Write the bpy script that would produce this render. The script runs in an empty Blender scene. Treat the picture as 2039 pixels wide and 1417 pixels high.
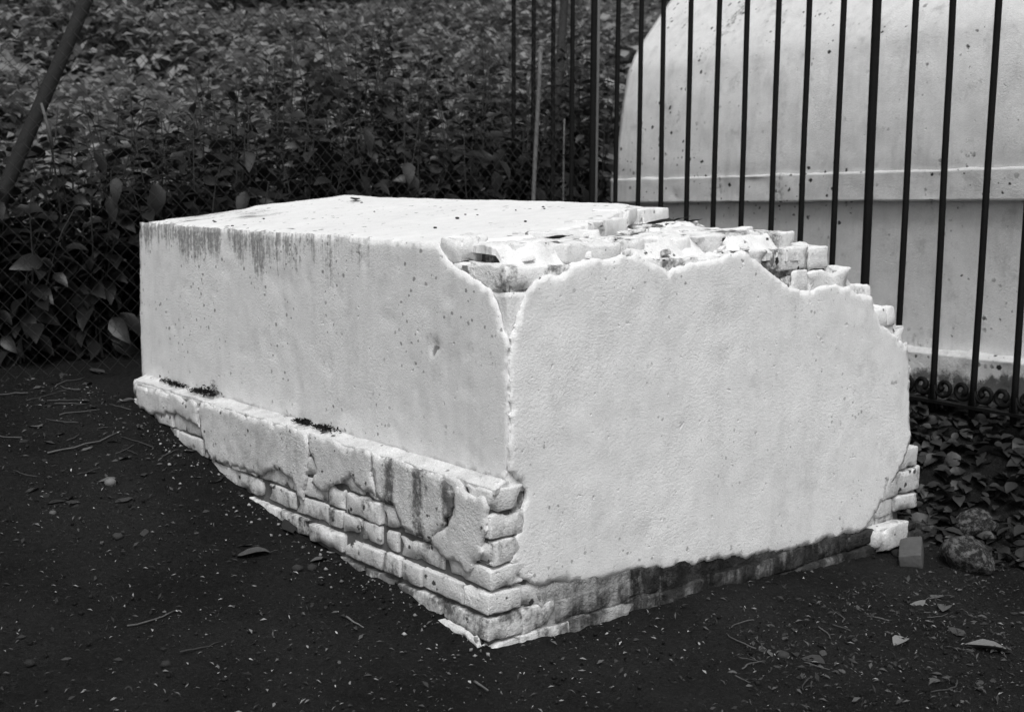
import bpy, math, random
import numpy as np
from mathutils import Vector, Matrix
from mathutils.geometry import delaunay_2d_cdt

# ------------------------------------------------------------------ camera, sky, sun, exposure
S = bpy.context.scene
COL = S.collection
FPX, PITCH, CAM_H = 2440.0, math.radians(8.46), 1.4
cam_d = bpy.data.cameras.new('camera')
cam = bpy.data.objects.new('camera', cam_d)
COL.objects.link(cam)
cam.location = (0, 0, CAM_H)
cam.rotation_euler = (math.radians(90) - PITCH, 0, 0)
cam_d.sensor_width = 36.0
cam_d.lens = FPX / 2039.0 * 36.0
cam_d.clip_start, cam_d.clip_end = 0.05, 500
cam_d.dof.use_dof = True
cam_d.dof.focus_distance = 4.2
cam_d.dof.aperture_fstop = 4.0
S.camera = cam

SUN_AZ, SUN_EL = (0.02, -1.0), math.radians(57)
world = bpy.data.worlds.new('World')
S.world = world
world.use_nodes = True
wn = world.node_tree
wn.nodes.clear()
sky = wn.nodes.new('ShaderNodeTexSky')
sky.sky_type = 'NISHITA'
sky.sun_disc = False
sky.sun_elevation = SUN_EL
sky.sun_rotation = math.atan2(SUN_AZ[0], SUN_AZ[1])
sky.dust_density = 3.0
bw = wn.nodes.new('ShaderNodeRGBToBW')          # black and white photograph: the sky has no hue
bg = wn.nodes.new('ShaderNodeBackground')
bg.inputs['Strength'].default_value = 0.11
wo = wn.nodes.new('ShaderNodeOutputWorld')
wn.links.new(sky.outputs[0], bw.inputs[0])
wn.links.new(bw.outputs[0], bg.inputs['Color'])
wn.links.new(bg.outputs[0], wo.inputs['Surface'])
sun_d = bpy.data.lights.new('sun', 'SUN')
sun_d.energy = 1.5
sun_d.angle = math.radians(28)
sun_d.color = (1, 1, 1)
sun = bpy.data.objects.new('sun', sun_d)
COL.objects.link(sun)
sv = Vector((SUN_AZ[0] * math.cos(SUN_EL), SUN_AZ[1] * math.cos(SUN_EL), math.sin(SUN_EL)))
sun.rotation_euler = sv.to_track_quat('Z', 'Y').to_euler()
sun.location = (3, -4, 8)
S.view_settings.view_transform = 'Standard'
S.view_settings.look = 'None'
S.view_settings.exposure = 0.38
S.view_settings.gamma = 1.0
S.cycles.max_bounces = 4; S.cycles.diffuse_bounces = 2; S.cycles.glossy_bounces = 2; S.cycles.transmission_bounces = 3
S.render.resolution_x, S.render.resolution_y = 1024, 711

rng = np.random.default_rng(7)
random.seed(7)

# ------------------------------------------------------------------ survey: picture points to places on real planes
CAMP = np.array([0, 0, CAM_H])
def ray(x, y):
    u = (x - 1019.5) / FPX; v = (708.5 - y) / FPX
    return np.array([u, math.cos(PITCH) + v * math.sin(PITCH), -math.sin(PITCH) + v * math.cos(PITCH)])
ANG = math.radians(40.3)
RX = np.array([math.cos(ANG), math.sin(ANG), 0.0])      # along the tomb's end face
LY = np.array([-math.sin(ANG), math.cos(ANG), 0.0])     # along the tomb's long side
ORG = np.array([-0.010, 3.516, 0.0])                    # the near corner on the ground
def loc(P):
    Q = P - ORG
    return np.array([Q @ RX, Q @ LY, Q[2]])
def glob(x, y, z=0.0): return ORG + RX * x + LY * y + np.array([0, 0, z])
def onx(x, y, X):
    d = ray(x, y); return loc(CAMP + d * (((ORG - CAMP) @ RX + X) / (d @ RX)))
def ony(x, y, Y):
    d = ray(x, y); return loc(CAMP + d * (((ORG - CAMP) @ LY + Y) / (d @ LY)))

def smooth(a, b, v):
    t = np.clip((np.asarray(v, float) - a) / (b - a), 0, 1)
    return t * t * (3 - 2 * t)

def _hash(ix, iy, iz, seed):
    h = (ix.astype(np.int64) * 374761393 + iy.astype(np.int64) * 668265263 + iz.astype(np.int64) * 2147483647 + seed * 1274126177) & 0xFFFFFFFF
    h = ((h ^ (h >> 13)) * 1274126177) & 0xFFFFFFFF
    h = ((h ^ (h >> 16)) * 2246822519) & 0xFFFFFFFF
    return ((h ^ (h >> 15)) & 0xFFFFFF) / float(0xFFFFFF) * 2 - 1
def vn(P, scale=1.0, seed=0, octv=1, gain=0.5):
    """value noise, about -1..1; P is (...,3)"""
    P = np.asarray(P, float)
    out = np.zeros(P.shape[:-1]); amp = 1.0; tot = 0.0
    for o in range(octv):
        Q = P * scale * (2.03 ** o) + 17.3 * (o + 1) + seed * 3.71
        I = np.floor(Q); F = Q - I; F = F * F * (3 - 2 * F); I = I.astype(np.int64)
        r = 0
        for dx in (0, 1):
            wx = F[..., 0] if dx else 1 - F[..., 0]
            for dy in (0, 1):
                wy = F[..., 1] if dy else 1 - F[..., 1]
                for dz in (0, 1):
                    wz = F[..., 2] if dz else 1 - F[..., 2]
                    r = r + wx * wy * wz * _hash(I[..., 0] + dx, I[..., 1] + dy, I[..., 2] + dz, seed + o)
        out += amp * r; tot += amp; amp *= gain
    return out / tot
def vn2(x, y, scale, seed=0, octv=1): return vn(np.stack([np.asarray(x, float), np.asarray(y, float), np.zeros_like(np.asarray(x, float))], -1), scale, seed, octv)

# ------------------------------------------------------------------ object helpers
def link(o, parent=None):
    COL.objects.link(o)
    if parent is not None: o.parent = parent
    return o
def mesh(name, V, F, mat=None, shade=True):
    me = bpy.data.meshes.new(name)
    V = np.asarray(V, float)
    me.from_pydata(V.tolist(), [], [list(map(int, f)) for f in F] if not isinstance(F, np.ndarray) else F.tolist())
    if mat: me.materials.append(mat)
    if shade and len(me.polygons): me.polygons.foreach_set('use_smooth', [True] * len(me.polygons))
    me.update()
    return me
def fast_mesh(name, V, F, mat):
    """F: (n,k) int array, all faces alike"""
    me = bpy.data.meshes.new(name)
    V = np.ascontiguousarray(V, np.float32); F = np.ascontiguousarray(F, np.int32)
    n, k = F.shape
    me.vertices.add(len(V)); me.vertices.foreach_set('co', V.ravel())
    me.loops.add(n * k); me.loops.foreach_set('vertex_index', F.ravel())
    me.polygons.add(n); me.polygons.foreach_set('loop_start', np.arange(0, n * k, k, dtype=np.int32))
    me.polygons.foreach_set('use_smooth', np.ones(n, bool))
    me.materials.append(mat); me.update(calc_edges=True); me.validate()
    return me
def obj(name, me, parent=None, label=None, cat=None, group=None, kind=None):
    o = link(bpy.data.objects.new(name, me), parent)
    if label: o['label'] = label
    if cat: o['category'] = cat
    if group: o['group'] = group
    if kind: o['kind'] = kind
    return o
def thing(name, label, cat, at, rz=0.0, group=None):
    o = bpy.data.objects.new(name, None); COL.objects.link(o)
    o.empty_display_size = 0.1
    o.location = at; o.rotation_euler = (0, 0, rz)
    o['label'] = label; o['category'] = cat
    if group: o['group'] = group
    return o
def set_dirt_shade(me, vals):
    a = me.attributes.new('dirt_shade', 'FLOAT', 'POINT'); a.data.foreach_set('value', np.asarray(vals, np.float32))

def tube(P, radii, sides=6, cap=True):
    P = np.asarray(P, float); n = len(P); radii = np.broadcast_to(np.asarray(radii, float), (n,))
    V = []; F = []
    T = np.gradient(P, axis=0)
    ref = np.array([0.31, 0.17, 0.93])
    for i in range(n):
        t = T[i] / (np.linalg.norm(T[i]) + 1e-9)
        if abs(t @ ref) > 0.95: ref = np.array([0.9, 0.3, 0.1])
        a = np.cross(t, ref); a /= np.linalg.norm(a); b = np.cross(t, a)
        for k in range(sides):
            w = 2 * math.pi * k / sides
            V.append(P[i] + radii[i] * (a * math.cos(w) + b * math.sin(w)))
    for i in range(n - 1):
        for k in range(sides):
            k2 = (k + 1) % sides
            F.append((i * sides + k, i * sides + k2, (i + 1) * sides + k2, (i + 1) * sides + k))
    if cap:
        F.append(tuple(range(sides))[::-1]); F.append(tuple((n - 1) * sides + k for k in range(sides)))
    return V, F
def join(parts):
    V = []; F = []
    for v, f in parts:
        o = len(V); V.extend([tuple(p) for p in v]); F.extend([tuple(int(i) + o for i in q) for q in f])
    return V, F

# ------------------------------------------------------------------ materials (all neutral: the photograph is black and white)
TOMB_REF = bpy.data.objects.new('box_tomb', None); COL.objects.link(TOMB_REF)
class NT:
    ref = None
    def __init__(s, name):
        s.m = bpy.data.materials.new(name); s.m.use_nodes = True; s.t = s.m.node_tree; s.t.nodes.clear()
        s.out = s.n('ShaderNodeOutputMaterial')
    def n(s, typ, **kw):
        nd = s.t.nodes.new(typ)
        for k, v in kw.items():
            if hasattr(nd, k) and not k[0].isupper(): setattr(nd, k, v)
        return nd
    def l(s, a, b): s.t.links.new(a, b)
    def val(s, sock, v):
        if hasattr(v, 'is_output'): s.l(v, sock)
        else: sock.default_value = v
    def math(s, op, a, b=0.0, c=0.0, clamp=False):
        nd = s.n('ShaderNodeMath', operation=op); nd.use_clamp = clamp
        for i, v in enumerate((a, b, c)): s.val(nd.inputs[i], v)
        return nd.outputs[0]
    def coord(s, scale=(1, 1, 1), kind='Object'):
        tc = s.n('ShaderNodeTexCoord'); mp = s.n('ShaderNodeMapping'); s.l(tc.outputs[kind], mp.inputs[0])
        if s.ref: tc.object = s.ref
        mp.inputs['Scale'].default_value = scale
        return mp.outputs[0]
    def noise(s, vec, scale, detail=3, rough=0.55):
        nd = s.n('ShaderNodeTexNoise'); s.l(vec, nd.inputs['Vector'])
        nd.inputs['Scale'].default_value = scale; nd.inputs['Detail'].default_value = detail; nd.inputs['Roughness'].default_value = rough
        return nd.outputs['Fac']
    def voro(s, vec, scale):
        nd = s.n('ShaderNodeTexVoronoi'); s.l(vec, nd.inputs['Vector']); nd.inputs['Scale'].default_value = scale
        return nd
    def ramp(s, v, a, b, lo=0.0, hi=1.0):
        nd = s.n('ShaderNodeMapRange'); nd.interpolation_type = 'SMOOTHSTEP'
        s.val(nd.inputs['Value'], v)
        for k, x in (('From Min', a), ('From Max', b), ('To Min', lo), ('To Max', hi)): nd.inputs[k].default_value = x
        return nd.outputs[0]
    def attr(s, name):
        nd = s.n('ShaderNodeAttribute'); nd.attribute_name = name; return nd.outputs['Fac']
    def grey(s, v):
        c = s.n('ShaderNodeCombineColor')
        for i in range(3): s.val(c.inputs[i], v)
        return c.outputs[0]
    def bump(s, h, strength, dist, prev=None):
        nd = s.n('ShaderNodeBump'); nd.inputs['Strength'].default_value = strength; nd.inputs['Distance'].default_value = dist
        s.l(h, nd.inputs['Height'])
        if prev is not None: s.l(prev, nd.inputs['Normal'])
        return nd.outputs[0]
    def finish(s, v, rough=0.9, normal=None, spec=0.3, metal=0.0):
        b = s.n('ShaderNodeBsdfPrincipled')
        s.l(s.grey(v), b.inputs['Base Color'])
        s.val(b.inputs['Roughness'], rough); b.inputs['Specular IOR Level'].default_value = spec
        b.inputs['Metallic'].default_value = metal
        if normal is not None: s.l(normal, b.inputs['Normal'])
        s.l(b.outputs[0], s.out.inputs['Surface'])
        return s.m
    def lerp(s, f, a, b): return s.math('ADD', s.math('MULTIPLY', s.math('SUBTRACT', 1.0, f), a), s.math('MULTIPLY', f, b))

def whitewash(name, base=0.74, spread=0.10, streak=(70, 70, 2.5), specks=0.5, speck_scale=26, mottle=0.25, bump=1.0, dark=0.05, seed=0.0, ref=False, spow=7.0, smax=0.36, clo=0.46):
    """lime wash on plaster: cloudy white, black specks, streaks where the 'dirt_shade' attribute (wear and some painted shade) says so"""
    t = NT(name); t.ref = TOMB_REF if ref else None
    c = t.coord()
    if seed:
        add = t.n('ShaderNodeVectorMath', operation='ADD'); t.l(c, add.inputs[0]); add.inputs[1].default_value = (seed, seed * 1.7, seed * .6); c = add.outputs[0]
    big = t.noise(c, 2.3, 4); mid = t.noise(c, 17, 4, 0.65); fine = t.noise(c, 210, 2, 0.6)
    v = t.math('ADD', base, t.math('MULTIPLY', t.math('SUBTRACT', big, 0.5), spread * 1.6))
    v = t.math('ADD', v, t.math('MULTIPLY', t.math('SUBTRACT', mid, 0.5), spread * 2.2))
    v = t.math('ADD', v, t.math('MULTIPLY', t.math('SUBTRACT', fine, 0.5), spread * 2.6))
    # grey cloudy soiling
    cloud = t.ramp(t.noise(c, 5.5, 4, 0.72), 0.54, 0.80)
    v = t.math('MULTIPLY', v, t.math('SUBTRACT', 1.0, t.math('MULTIPLY', cloud, mottle)))
    fs = t.ramp(t.noise(t.coord((9, 9, 1.8)), 1.0, 5, 0.72), 0.46, 0.76)
    v = t.math('MULTIPLY', v, t.math('SUBTRACT', 1.0, t.math('MULTIPLY', fs, mottle * 0.5)))
    # wear streaks, and the shade painted through the same value
    sc = t.coord(streak)
    s1 = t.math('ADD', t.math('MULTIPLY', t.noise(sc, 1.0, 2, 0.6), 0.45), t.math('MULTIPLY', t.noise(t.coord(tuple(q * 0.27 for q in streak)), 1.0, 2, 0.6), 0.55)); s2 = t.noise(c, 42, 4, 0.7)
    d = t.attr('dirt_shade')
    f = t.math('ADD', t.math('MULTIPLY', s1, 0.62), t.math('MULTIPLY', s2, 0.42))
    thr = t.math('SUBTRACT', 0.86, t.math('MULTIPLY', d, 0.45))
    st = t.ramp(t.math('SUBTRACT', f, thr), -0.05, 0.13)
    v = t.lerp(t.math('MULTIPLY', st, 0.88), v, dark)
    # black specks, in colonies
    vo = t.voro(c, speck_scale)
    cell = t.n('ShaderNodeSeparateColor'); t.l(vo.outputs['Color'], cell.inputs[0])
    r = t.math('MULTIPLY', t.math('POWER', cell.outputs[0], spow), smax)
    wob = t.math('MULTIPLY', t.math('SUBTRACT', t.noise(c, 2.2 * speck_scale, 2, 0.7), 0.5), 0.75)
    sp = t.ramp(t.math('SUBTRACT', t.math('ADD', vo.outputs['Distance'], wob), r), 0.06, -0.05)
    col = t.ramp(t.math('ADD', t.noise(c, 3.4, 3), t.math('MULTIPLY', d, 0.22)), clo, clo + 0.14)
    sp = t.math('MULTIPLY', t.math('MULTIPLY', sp, col), specks, clamp=True)
    v = t.lerp(sp, v, dark)
    pit = t.ramp(t.noise(c, 30, 3, 0.62), 0.65, 0.80)
    soft = t.math('MULTIPLY', t.noise(c, 95, 3, 0.65), t.ramp(big, 0.35, 0.65, 0.35, 1.0))
    hgt = t.math('SUBTRACT', t.math('ADD', t.math('MULTIPLY', soft, 0.68), t.math('MULTIPLY', fine, 0.30)), t.math('MULTIPLY', pit, 0.7))
    b2 = t.bump(hgt, 0.72 * bump, 0.0065)
    return t.finish(v, 0.92, b2, 0.2)

def simple(name, base, spread=0.3, scale=12, rough=0.85, bump=0.4, bscale=60, bdist=0.004, spec=0.3, random_obj=0.0, metal=0.0, ref=False):
    t = NT(name); t.ref = TOMB_REF if ref else None; c = t.coord()
    nz = t.noise(c, scale, 5, 0.65)
    v = t.math('MULTIPLY', base, t.math('ADD', 1.0 - spread, t.math('MULTIPLY', nz, 2 * spread)))
    if random_obj:
        oi = t.n('ShaderNodeObjectInfo')
        v = t.math('MULTIPLY', v, t.math('ADD', 1.0 - random_obj, t.math('MULTIPLY', oi.outputs['Random'], 2 * random_obj)))
    nm = t.bump(t.noise(c, bscale, 4, 0.65), bump, bdist) if bump else None
    return t.finish(v, rough, nm, spec, metal)

def leaf_mat(name, base, rough=0.42, spec=0.5, trans=0.25):
    t = NT(name); c = t.coord()
    r = t.attr('tone')                                   # each leaf's own shade of green
    v = t.math('MULTIPLY', base, t.math('ADD', 0.55, t.math('MULTIPLY', r, 0.9)))
    nm = t.bump(t.noise(c, 55, 3), 0.35, 0.006)
    b = t.n('ShaderNodeBsdfPrincipled'); t.l(t.grey(v), b.inputs['Base Color'])
    b.inputs['Roughness'].default_value = rough; b.inputs['Specular IOR Level'].default_value = spec; t.l(nm, b.inputs['Normal'])
    tr = t.n('ShaderNodeBsdfTranslucent'); t.l(t.grey(t.math('MULTIPLY', v, 1.3)), tr.inputs['Color'])
    mx = t.n('ShaderNodeMixShader'); mx.inputs[0].default_value = trans
    t.l(b.outputs[0], mx.inputs[1]); t.l(tr.outputs[0], mx.inputs[2]); t.l(mx.outputs[0], t.out.inputs['Surface'])
    return t.m

M = {}
M['side'] = whitewash('limewashed_side_plaster', 0.78, 0.11, (80, 80, 2.4), 0.8, 50, 0.24, 0.9, 0.20, 0.0)
M['end'] = whitewash('limewashed_end_plaster', 0.82, 0.11, (40, 40, 3.0), 0.6, 52, 0.22, 0.9, 0.14, 3.3)
M['top'] = whitewash('limewashed_top', 0.78, 0.09, (9, 75, 9), 0.9, 34, 0.08, 0.8, 0.03, 6.1)
M['brickwash'] = whitewash('limewashed_brick', 0.78, 0.14, (30, 30, 8), 0.8, 34, 0.25, 1.2, 0.06, 9.7, True)
M['topbrick'] = whitewash('limewashed_broken_courses', 0.80, 0.14, (20, 20, 24), 1.0, 24, 0.35, 1.5, 0.04, 14.2, True)
M['plinth'] = whitewash('limewashed_plinth', 0.66, 0.20, (24, 24, 6), 0.95, 30, 0.50, 1.6, 0.05, 21.4, True)
M['vault'] = whitewash('limewashed_vault', 0.72, 0.10, (26, 26, 3), 1.0, 27, 0.38, 1.1, 0.04, 31.0, False, 3.2, 0.36, 0.53)
M['mortar'] = simple('grimy_mortar', 0.16, 0.6, 14, 0.95, 0.8, 50, 0.01)
t = NT('soil_stained_masonry'); t.ref = TOMB_REF; c = t.coord()
ev = t.math('ADD', 0.014, t.math('MULTIPLY', t.ramp(t.noise(c, 7, 5, 0.7), 0.35, 0.75), 0.075))
lm = t.ramp(t.math('ADD', t.math('ADD', t.math('MULTIPLY', t.noise(t.coord((26, 26, 5)), 1.0, 3, 0.6), 0.6), t.math('MULTIPLY', t.noise(c, 20, 4, 0.7), 0.5)), t.math('MULTIPLY', t.attr('dirt_shade'), 0.55)), 0.62, 1.02)
ev = t.lerp(t.math('MULTIPLY', lm, 0.8), ev, 0.52)
M['earthy'] = t.finish(ev, 0.95, t.bump(t.noise(c, 120, 3, 0.7), 0.7, 0.004, t.bump(t.noise(c, 30, 5, 0.7), 1.0, 0.014)), 0.2)
M['iron'] = simple('black_painted_iron', 0.006, 0.7, 30, 0.7, 0.3, 120, 0.002, 0.15)
M['galv'] = simple('weathered_galvanised_pipe', 0.13, 0.35, 20, 0.6, 0.2, 90, 0.002, 0.4)
M['wire'] = simple('dull_fence_wire', 0.045, 0.3, 20, 0.6, 0, 1, 0, 0.4)
M['bark'] = simple('dark_bark', 0.05, 0.5, 18, 0.9, 0.8, 40, 0.01)
M['wood'] = simple('weathered_pole_wood', 0.018, 0.5, 14, 0.85, 0.6, 50, 0.008)
M['stem'] = simple('green_stem', 0.045, 0.3, 30, 0.7, 0, 1, 0)
M['shrub'] = leaf_mat('shade_tinted_shrub_leaf', 0.019, 0.42, 0.4, 0.15)  # front row leaves coloured darker to paint in the hedge's shade
M['shrub2'] = leaf_mat('less_shade_tinted_shrub_leaf', 0.040, 0.38, 0.5, 0.22)  # second row: leaf colour lowered too, a lighter painted shade
M['bank'] = leaf_mat('sunlight_tinted_undergrowth_leaf', 0.20, 0.5, 0.4, 0.30)  # leaf colour raised so that the bank looks lit
M['far'] = leaf_mat('far_tree_leaf', 0.05, 0.5, 0.4, 0.22)
M['creep'] = leaf_mat('ground_creeper_leaf', 0.026, 0.5, 0.4, 0.15)
M['dead'] = simple('dead_leaf', 0.065, 0.5, 25, 0.8, 0.5, 60, 0.004, 0.25, 0.55)
M['paleleaf'] = simple('pale_dry_leaf', 0.15, 0.4, 25, 0.8, 0.5, 60, 0.004, 0.25, 0.4)
M['darkleaf'] = simple('blackened_leaf', 0.02, 0.5, 25, 0.8, 0.5, 60, 0.004)
M['straw'] = simple('dry_straw', 0.06, 0.5, 25, 0.8, 0, 1, 0, 0.3, 0.5)
M['mould'] = leaf_mat('leaf_mould_bits', 0.050, 0.8, 0.2, 0.0)
M['fleck'] = leaf_mat('pale_fleck', 0.30, 0.8, 0.2, 0.0)
M['stone'] = simple('dull_pebble', 0.035, 0.4, 18, 0.85, 0.5, 50, 0.006, 0.3, 0.5)
M['lichen'] = None
t = NT('lichen_covered_stone'); c = t.coord()
lv = t.ramp(t.noise(c, 5.5, 6, 0.78), 0.46, 0.60)
M['lichen'] = t.finish(t.lerp(lv, 0.022, 0.20), 0.95, t.bump(t.noise(c, 9, 5, 0.7), 0.9, 0.06))
t = NT('raw_brick'); c = t.coord()
M['rawbrick'] = t.finish(t.math('MULTIPLY', 0.08, t.math('ADD', 0.5, t.noise(c, 22, 5, 0.7))), 0.95, t.bump(t.noise(c, 70, 4), 0.7, 0.004))
t = NT('dark_damp_soil'); c = t.coord()
sv_ = t.math('ADD', t.math('MULTIPLY', t.ramp(t.noise(c, 1.7, 4, 0.6), 0.3, 0.7), 0.011), t.math('MULTIPLY', t.ramp(t.noise(c, 60, 4, 0.75), 0.45, 0.72), 0.012))
sv_ = t.math('ADD', sv_, 0.006)
gr = t.ramp(t.noise(c, 260, 2, 0.7), 0.58, 0.72)
sv_ = t.math('ADD', sv_, t.math('MULTIPLY', gr, 0.022))
sb = t.bump(t.noise(c, 24, 5, 0.7), 1.0, 0.04)
M['soil'] = t.finish(sv_, 0.95, t.bump(t.noise(c, 140, 3, 0.7), 1.0, 0.010, sb), 0.15)

# ------------------------------------------------------------------ ground
def gz(x, y):
    """height of the soil at tomb coordinates x (along the end), y (along the side)"""
    x = np.asarray(x, float); y = np.asarray(y, float)
    z = np.interp(y, [-6, -2, -0.5, 0, 1.09, 1.88, 2.53, 3.2, 6, 12, 16, 24, 34, 60], [0.0, 0.0, 0.005, 0.012, 0.112, 0.25, 0.385, 0.43, 0.55, 0.9, 1.6, 8.5, 14, 20])
    dip = np.interp(x, [0, 0.9, 2.1, 6], [0.0, -0.045, -0.13, -0.13]) * (1 - smooth(0.0, 0.7, y))
    z = z + dip
    bank = smooth(2.25, 3.15, x + 0.10 * np.sin(y * 3.1))
    z = z * (1 - bank) + np.maximum(z, 0.315) * bank
    z = z - 0.02 * np.exp(-((x - 0.25) / 0.45) ** 2 - ((y + 0.09) / 0.13) ** 2)
    near = np.exp(-np.clip(-0.07 - x, 0, 9) / 0.07) * (x < 0) * (y > -0.05)
    z = z + 0.022 * near * vn2(x, y, 6, 8, 2)
    z = z + 0.018 * vn2(x, y, 1.7, 3, 3) + 0.007 * vn2(x, y, 9, 5, 2)
    return z
def ground_at(X, Y):
    l = loc(np.array([X, Y, 0.0])); return float(gz(l[0], l[1]))
def hit(px, py):
    """walk along a line of sight to the soil"""
    d = ray(px, py); tt = np.arange(1.0, 14, 0.015)
    P = CAMP[None] + d[None] * tt[:, None]; Q = P - ORG[None]
    k = np.flatnonzero(P[:, 2] <= gz(Q @ RX, Q @ LY))
    return P[k[0]] if len(k) else P[-1]

def spaced(lo, hi, dlo, dhi, step):
    a = list(np.arange(dlo, dhi + 1e-6, step)); s = step
    v = dhi
    while v < hi: s *= 1.22; v += s; a.append(v)
    s = step; v = dlo
    while v > lo: s *= 1.22; v -= s; a.insert(0, v)
    return np.array(a)
gx = spaced(-120, 120, -3.0, 3.6, 0.033); gy = spaced(-40, 160, -2.6, 4.2, 0.033)
GX, GY = np.meshgrid(gx, gy)
GZ = gz(GX, GY)
rough = 0.011 * np.abs(vn2(GX, GY, 13, 11, 3)) + 0.009 * vn2(GX, GY, 30, 12, 2)
GZ = GZ + np.where((np.abs(GX) < 5) & (np.abs(GY) < 6), rough, 0)
nx = len(gx); ny = len(gy)
ii = np.arange(nx * ny).reshape(ny, nx)
gq = np.stack([ii[:-1, :-1], ii[:-1, 1:], ii[1:, 1:], ii[1:, :-1]], -1).reshape(-1, 4)
gme = fast_mesh('ground', np.stack([GX, GY, GZ], -1).reshape(-1, 3), gq, M['soil'])
ground = obj('ground', gme, kind='structure')
ground.location = ORG; ground.rotation_euler = (0, 0, ANG)
ground['label'] = 'dark damp soil around the tomb'

# ------------------------------------------------------------------ masonry helpers
BSEED = [0]; DIRT = {'plinth': (0.42, 0.82), 'top': (0.45, 0.76), 'white': (0.15, 0.45), 'earth': (0, 0), 'raw': (0, 0)}
def block(size, r=0.009, amp=0.004, step=0.03, seed=0, chip=0.35):
    """one hand made brick: rounded arrises, uneven faces, a knocked corner or two"""
    h = np.array(size, float) / 2; r = min(r, 0.4 * h.min())
    axs = []
    for k in range(3):
        m = max(1, int(round((2 * h[k] - 2 * r) / step)))
        axs.append(np.concatenate([[-h[k]], np.linspace(-h[k] + r, h[k] - r, m + 1), [h[k]]]))
    n = [len(a_) - 1 for a_ in axs]; idx = {}; V = []; F = []
    def vid(i, j, l):
        if (i, j, l) not in idx: idx[(i, j, l)] = len(V); V.append((axs[0][i], axs[1][j], axs[2][l]))
        return idx[(i, j, l)]
    for i in range(n[0]):
        for j in range(n[1]):
            F.append((vid(i, j, 0), vid(i, j + 1, 0), vid(i + 1, j + 1, 0), vid(i + 1, j, 0)))
            F.append((vid(i, j, n[2]), vid(i + 1, j, n[2]), vid(i + 1, j + 1, n[2]), vid(i, j + 1, n[2])))
    for i in range(n[0]):
        for l in range(n[2]):
            F.append((vid(i, 0, l), vid(i + 1, 0, l), vid(i + 1, 0, l + 1), vid(i, 0, l + 1)))
            F.append((vid(i, n[1], l), vid(i, n[1], l + 1), vid(i + 1, n[1], l + 1), vid(i + 1, n[1], l)))
    for j in range(n[1]):
        for l in range(n[2]):
            F.append((vid(0, j, l), vid(0, j, l + 1), vid(0, j + 1, l + 1), vid(0, j + 1, l)))
            F.append((vid(n[0], j, l), vid(n[0], j + 1, l), vid(n[0], j + 1, l + 1), vid(n[0], j, l + 1)))
    V = np.array(V); q = np.clip(V, -(h - r), h - r); e = V - q; ln = np.linalg.norm(e, axis=1)[:, None]
    V = q + np.where(ln > 1e-9, e / np.maximum(ln, 1e-9) * r, 0)
    N = V / h; edge = np.sort(np.abs(N), axis=1)[:, 1]
    kn = smooth(0.15, 0.45, vn(V, 19, seed + 5, 2)) * smooth(0.72, 1.0, edge) * chip
    V = V * (1 - 0.35 * kn)[:, None]
    for k in range(3): V[:, k] += amp * (vn(V + 3.1 * k, 14, seed + k, 2) + 0.45 * vn(V + 1.7 * k, 45, seed + 20 + k, 1))
    return V, F
BKIND = {'plinth': (M['plinth'], 0.006, 0.0055, 1.0), 'top': (M['topbrick'], 0.009, 0.009, 1.0), 'white': (M['brickwash'], 0.006, 0.005, 0.8), 'earth': (M['earthy'], 0.010, 0.006, 0.5), 'raw': (M['rawbrick'], 0.004, 0.0015, 0.3)}
def brick(parent, kind, c, size, rz=0.0, name='brick', tilt=0.0, dirt_shade=None):
    mat, r, amp, chip = BKIND[kind]; BSEED[0] += 1
    V, F = block(size, r, amp, 0.024, 1000 + BSEED[0] * 3, chip)
    me = mesh(name, V, F, mat)
    lo_, hi_ = DIRT[kind]; set_dirt_shade(me, (random.uniform(lo_, hi_) if dirt_shade is None else dirt_shade) + 0.38 * vn(V + np.array(c), 9, 77, 2))
    o = link(bpy.data.objects.new(name, me), parent)
    o.location = c; o.rotation_euler = (random.uniform(-tilt, tilt), random.uniform(-tilt, tilt), rz)
    return o

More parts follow.
